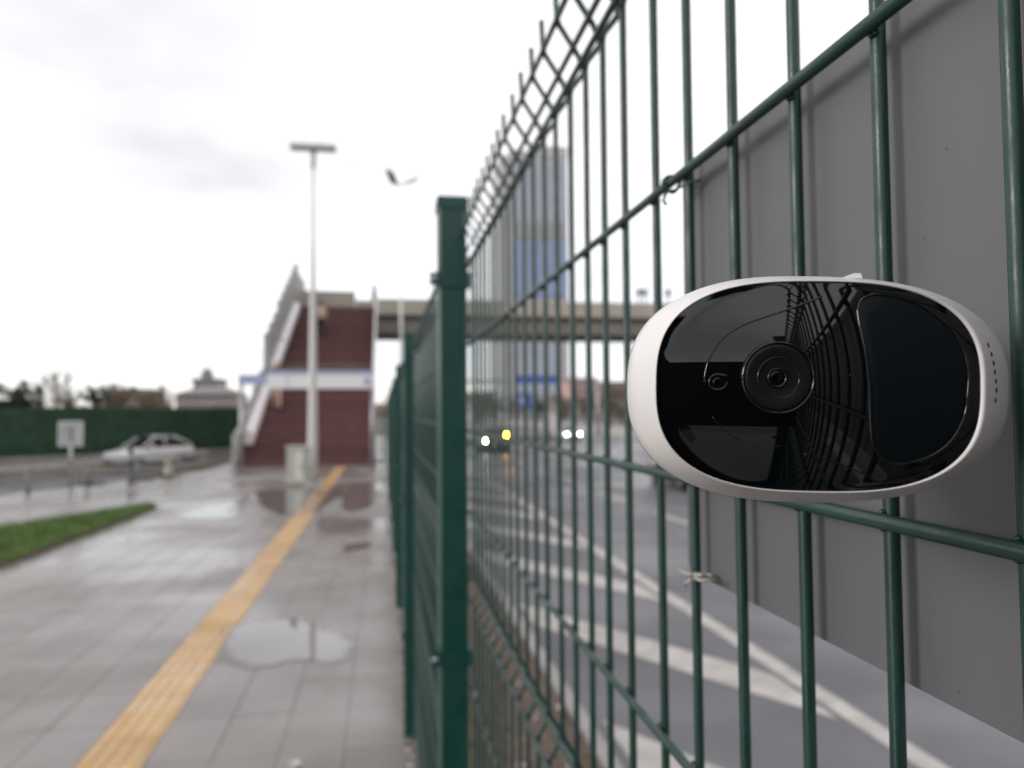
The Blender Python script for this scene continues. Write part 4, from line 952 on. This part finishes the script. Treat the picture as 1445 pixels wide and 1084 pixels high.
b = MB(); xm_ = hx(284, 170); b.lathe([(1.3, 0), (1.3, 1.2), (.9, 1.9), (.2, 2.5)], 14, Matrix.Translation((xm_, 175, PY(290, 538, 170).z+.6))); b.build('roof_turret', M['roof'], h1, True)
house('grey brown low block behind the trees left of the apartment block', hx(150, 160), hx(208, 160), 160, 12, -1.3, PY(180, 553, 160).z, M['bldg_brown'], M['roof'], 6, 3)
house('pink building with red roof across the road beside the tower', hx(806, 230), hx(842, 230), 230, 14, -1.3, hz_(536, 230), M['bldg_pink'], M['roofred'], 6, 5)
house('brown apartment block across the road left of the white camera', hx(850, 260), hx(930, 260), 260, 14, -1.3, hz_(541, 260), M['bldg_brown'], M['roof'], 9, 5)
house('pale grey low building across the road below the pink one', hx(790, 180), hx(850, 180), 180, 12, -1.3, hz_(566, 180), M['bldg_grey'], M['roof'], 8, 2)
house('grey block beyond the footbridge between fence post and tower', hx(664, 210), hx(704, 210), 210, 14, -1.3, hz_(556, 210), M['bldg_grey'], M['roof'], 6, 3)

# ------------------------------------------------------------------ trees
def tree(label, x, y, z0, H, W_, leafm, n_leaf, ls, kind, group, seed, name='tree'):
    rnd = random.Random(seed); t = thing(name, (x, y, z0), label, 'tree', group)
    b = MB(); tips = []
    b.tube([(x, y, z0-.2), (x+.02*H*rnd.uniform(-1, 1), y, z0+H*.35), (x+.03*H*rnd.uniform(-1, 1), y, z0+H*.8)], [H*.03, H*.02, H*.006], 8)
    nl = 16 if kind != 'bare' else 30
    for k in range(nl):
        f = rnd.uniform(.25, .85); a = rnd.uniform(0, 6.28); ln = W_*.5*rnd.uniform(.5, 1)*(1-.5*f if kind == 'cone' else 1.0)
        p0_ = Vector((x, y, z0+H*f)); p1_ = p0_+Vector((math.cos(a)*ln*.55, math.sin(a)*ln*.55, ln*.35)); p2_ = p0_+Vector((math.cos(a)*ln, math.sin(a)*ln, ln*.8 if kind != 'cone' else -ln*.15))
        b.tube([p0_, p1_, p2_], [H*.009, H*.006, H*.002], 5); tips += [p1_, p2_]
        if kind == 'bare':
            for q_ in range(9):
                s_ = p0_.lerp(p2_, rnd.uniform(.3, 1)); e_ = s_+Vector((rnd.gauss(0, .10)*W_, rnd.gauss(0, .10)*W_, abs(rnd.gauss(.10, .08))*H)); b.tube([s_, e_], [H*.0030, H*.0012], 4, False)
    b.build('trunk', M['bark'] if kind != 'bare' else M['twig'], t, 'full')
    lf_ = MB(); cl = []
    if kind == 'cone':
        for k in range(60):
            f = rnd.random()**.8; rr = W_*.5*(1-f)*rnd.uniform(.5, 1); a = rnd.uniform(0, 6.28); cl.append((Vector((x+math.cos(a)*rr, y+math.sin(a)*rr, z0+H*(.12+.88*f))), .10*W_+.12*W_*(1-f)))
    else:
        for tp in tips: cl.append((tp, W_*rnd.uniform(.07, .15)))
        for k in range(18): cl.append((Vector((x+rnd.gauss(0, .22)*W_, y+rnd.gauss(0, .22)*W_, z0+H*rnd.uniform(.45, .95))), W_*rnd.uniform(.08, .16)))
    for k in range(n_leaf):
        c, r0 = cl[k % len(cl)]; p = c+Vector((rnd.gauss(0, .5), rnd.gauss(0, .5), rnd.gauss(0, .42)))*r0*1.3; s = ls*rnd.uniform(.5, 1.2)
        u_ = Vector((rnd.gauss(0, 1), rnd.gauss(0, 1), rnd.gauss(0, .7))).normalized()*s; v_ = u_.cross(Vector((rnd.gauss(0, 1), rnd.gauss(0, 1), rnd.gauss(0, 1)))).normalized()*s*.6
        lf_.add([p-u_, p+v_, p+u_, p-v_], [(0, 1, 2, 3)])
    if n_leaf: lf_.build('crown', leafm, t)
    return t
GL = 'trees beyond the hedge fence'; GR = 'trees across the road'
def tz_(px, py, Y): return PY(px, py, Y).z
for i, (px, py, Y, Wp, m_, nlf, kind, lab) in enumerate([
    (14, 541, 58, 50, 'pine', 3000, 'round', 'dark spreading pine at the left edge beyond the hedge fence'),
    (56, 545, 58, 26, 'pine', 2200, 'cone', 'small pointed dark conifer beyond the hedge fence'),
    (80, 530, 62, 56, 'dryleaf', 60, 'bare', 'bare twiggy tree beyond the hedge fence behind the square sign'),
    (100, 547, 57, 30, 'olive', 1300, 'round', 'olive green shrub beyond the hedge fence above the square sign'),
    (130, 541, 60, 32, 'pine', 2600, 'round', 'dark round tree beyond the hedge fence right of the square sign'),
    (40, 540, 66, 40, 'dryleaf', 40, 'bare', 'bare thin tree between the pine and the pointed conifer'),
    (170, 552, 75, 50, 'dryleaf', 2000, 'round', 'brown low tree beyond the hedge fence above the white car'),
    (205, 553, 85, 40, 'dryleaf', 1500, 'round', 'brown grey tree beyond the hedge fence left of the apartment block'),
    (234, 550, 80, 30, 'dryleaf', 160, 'bare', 'half bare tree just left of the brown apartment block')]):
    H = tz_(px, py, Y)+1.3; W_ = Wp*Y/FPX
    tree(lab, PY(px, 580, Y).x, Y, -1.3, H, W_, M[m_], nlf, W_*.055, kind, GL, 20+i)
for i, (px, py, Y, Wp, m_, nlf, kind, lab) in enumerate([
    (676, 553, 130, 40, 'dryleaf', 700, 'round', 'brown tree beyond the bridge right beside the nearest fence post'),
    (700, 560, 120, 34, 'olive', 600, 'round', 'dull green tree in front of the tower\'s left corner'),
    (728, 563, 140, 36, 'dryleaf', 600, 'round', 'brown tree at the tower\'s foot behind the blue road sign'),
    (762, 566, 140, 36, 'olive', 600, 'round', 'dull green tree at the middle of the tower\'s foot'),
    (792, 562, 130, 40, 'dryleaf', 700, 'round', 'brown tree at the right corner of the tower\'s foot'),
    (828, 558, 125, 42, 'dryleaf', 800, 'round', 'brown tree across the road in front of the pink building'),
    (862, 548, 120, 46, 'dryleaf', 900, 'round', 'tall brown tree across the road above the oncoming white car'),
    (893, 550, 118, 44, 'dryleaf', 900, 'round', 'brown tree across the road touching the white camera\'s edge'),
    (878, 572, 100, 30, 'olive', 500, 'round', 'low greenish shrub across the road below the brown trees'),
    (548, 560, 150, 26, 'dryleaf', 400, 'round', 'brown tree far off between the stairs and the fence')]):
    H = tz_(px, py, Y)+1.3; W_ = Wp*Y/FPX
    tree(lab, PY(px, 580, Y).x, Y, -1.3, H, W_, M[m_], nlf, W_*.055, kind, GR, 60+i)
# the city's far edge, one mass on the skyline
fh = MB(); rnd = random.Random(3)
for k in range(260):
    x_ = -420+k*4.6; h = 5+4*noise.noise(Vector((k*.09, 0, 0)))+rnd.uniform(0, 3); y_ = 520+rnd.uniform(-25, 25); fh.box(x_, x_+rnd.uniform(4, 9), y_, y_+14, -1.3, max(3, h))
tag(fh.build('far_city', M['bldg_brown']), 'low brownish line of far buildings along the horizon', 'skyline', kind='stuff')
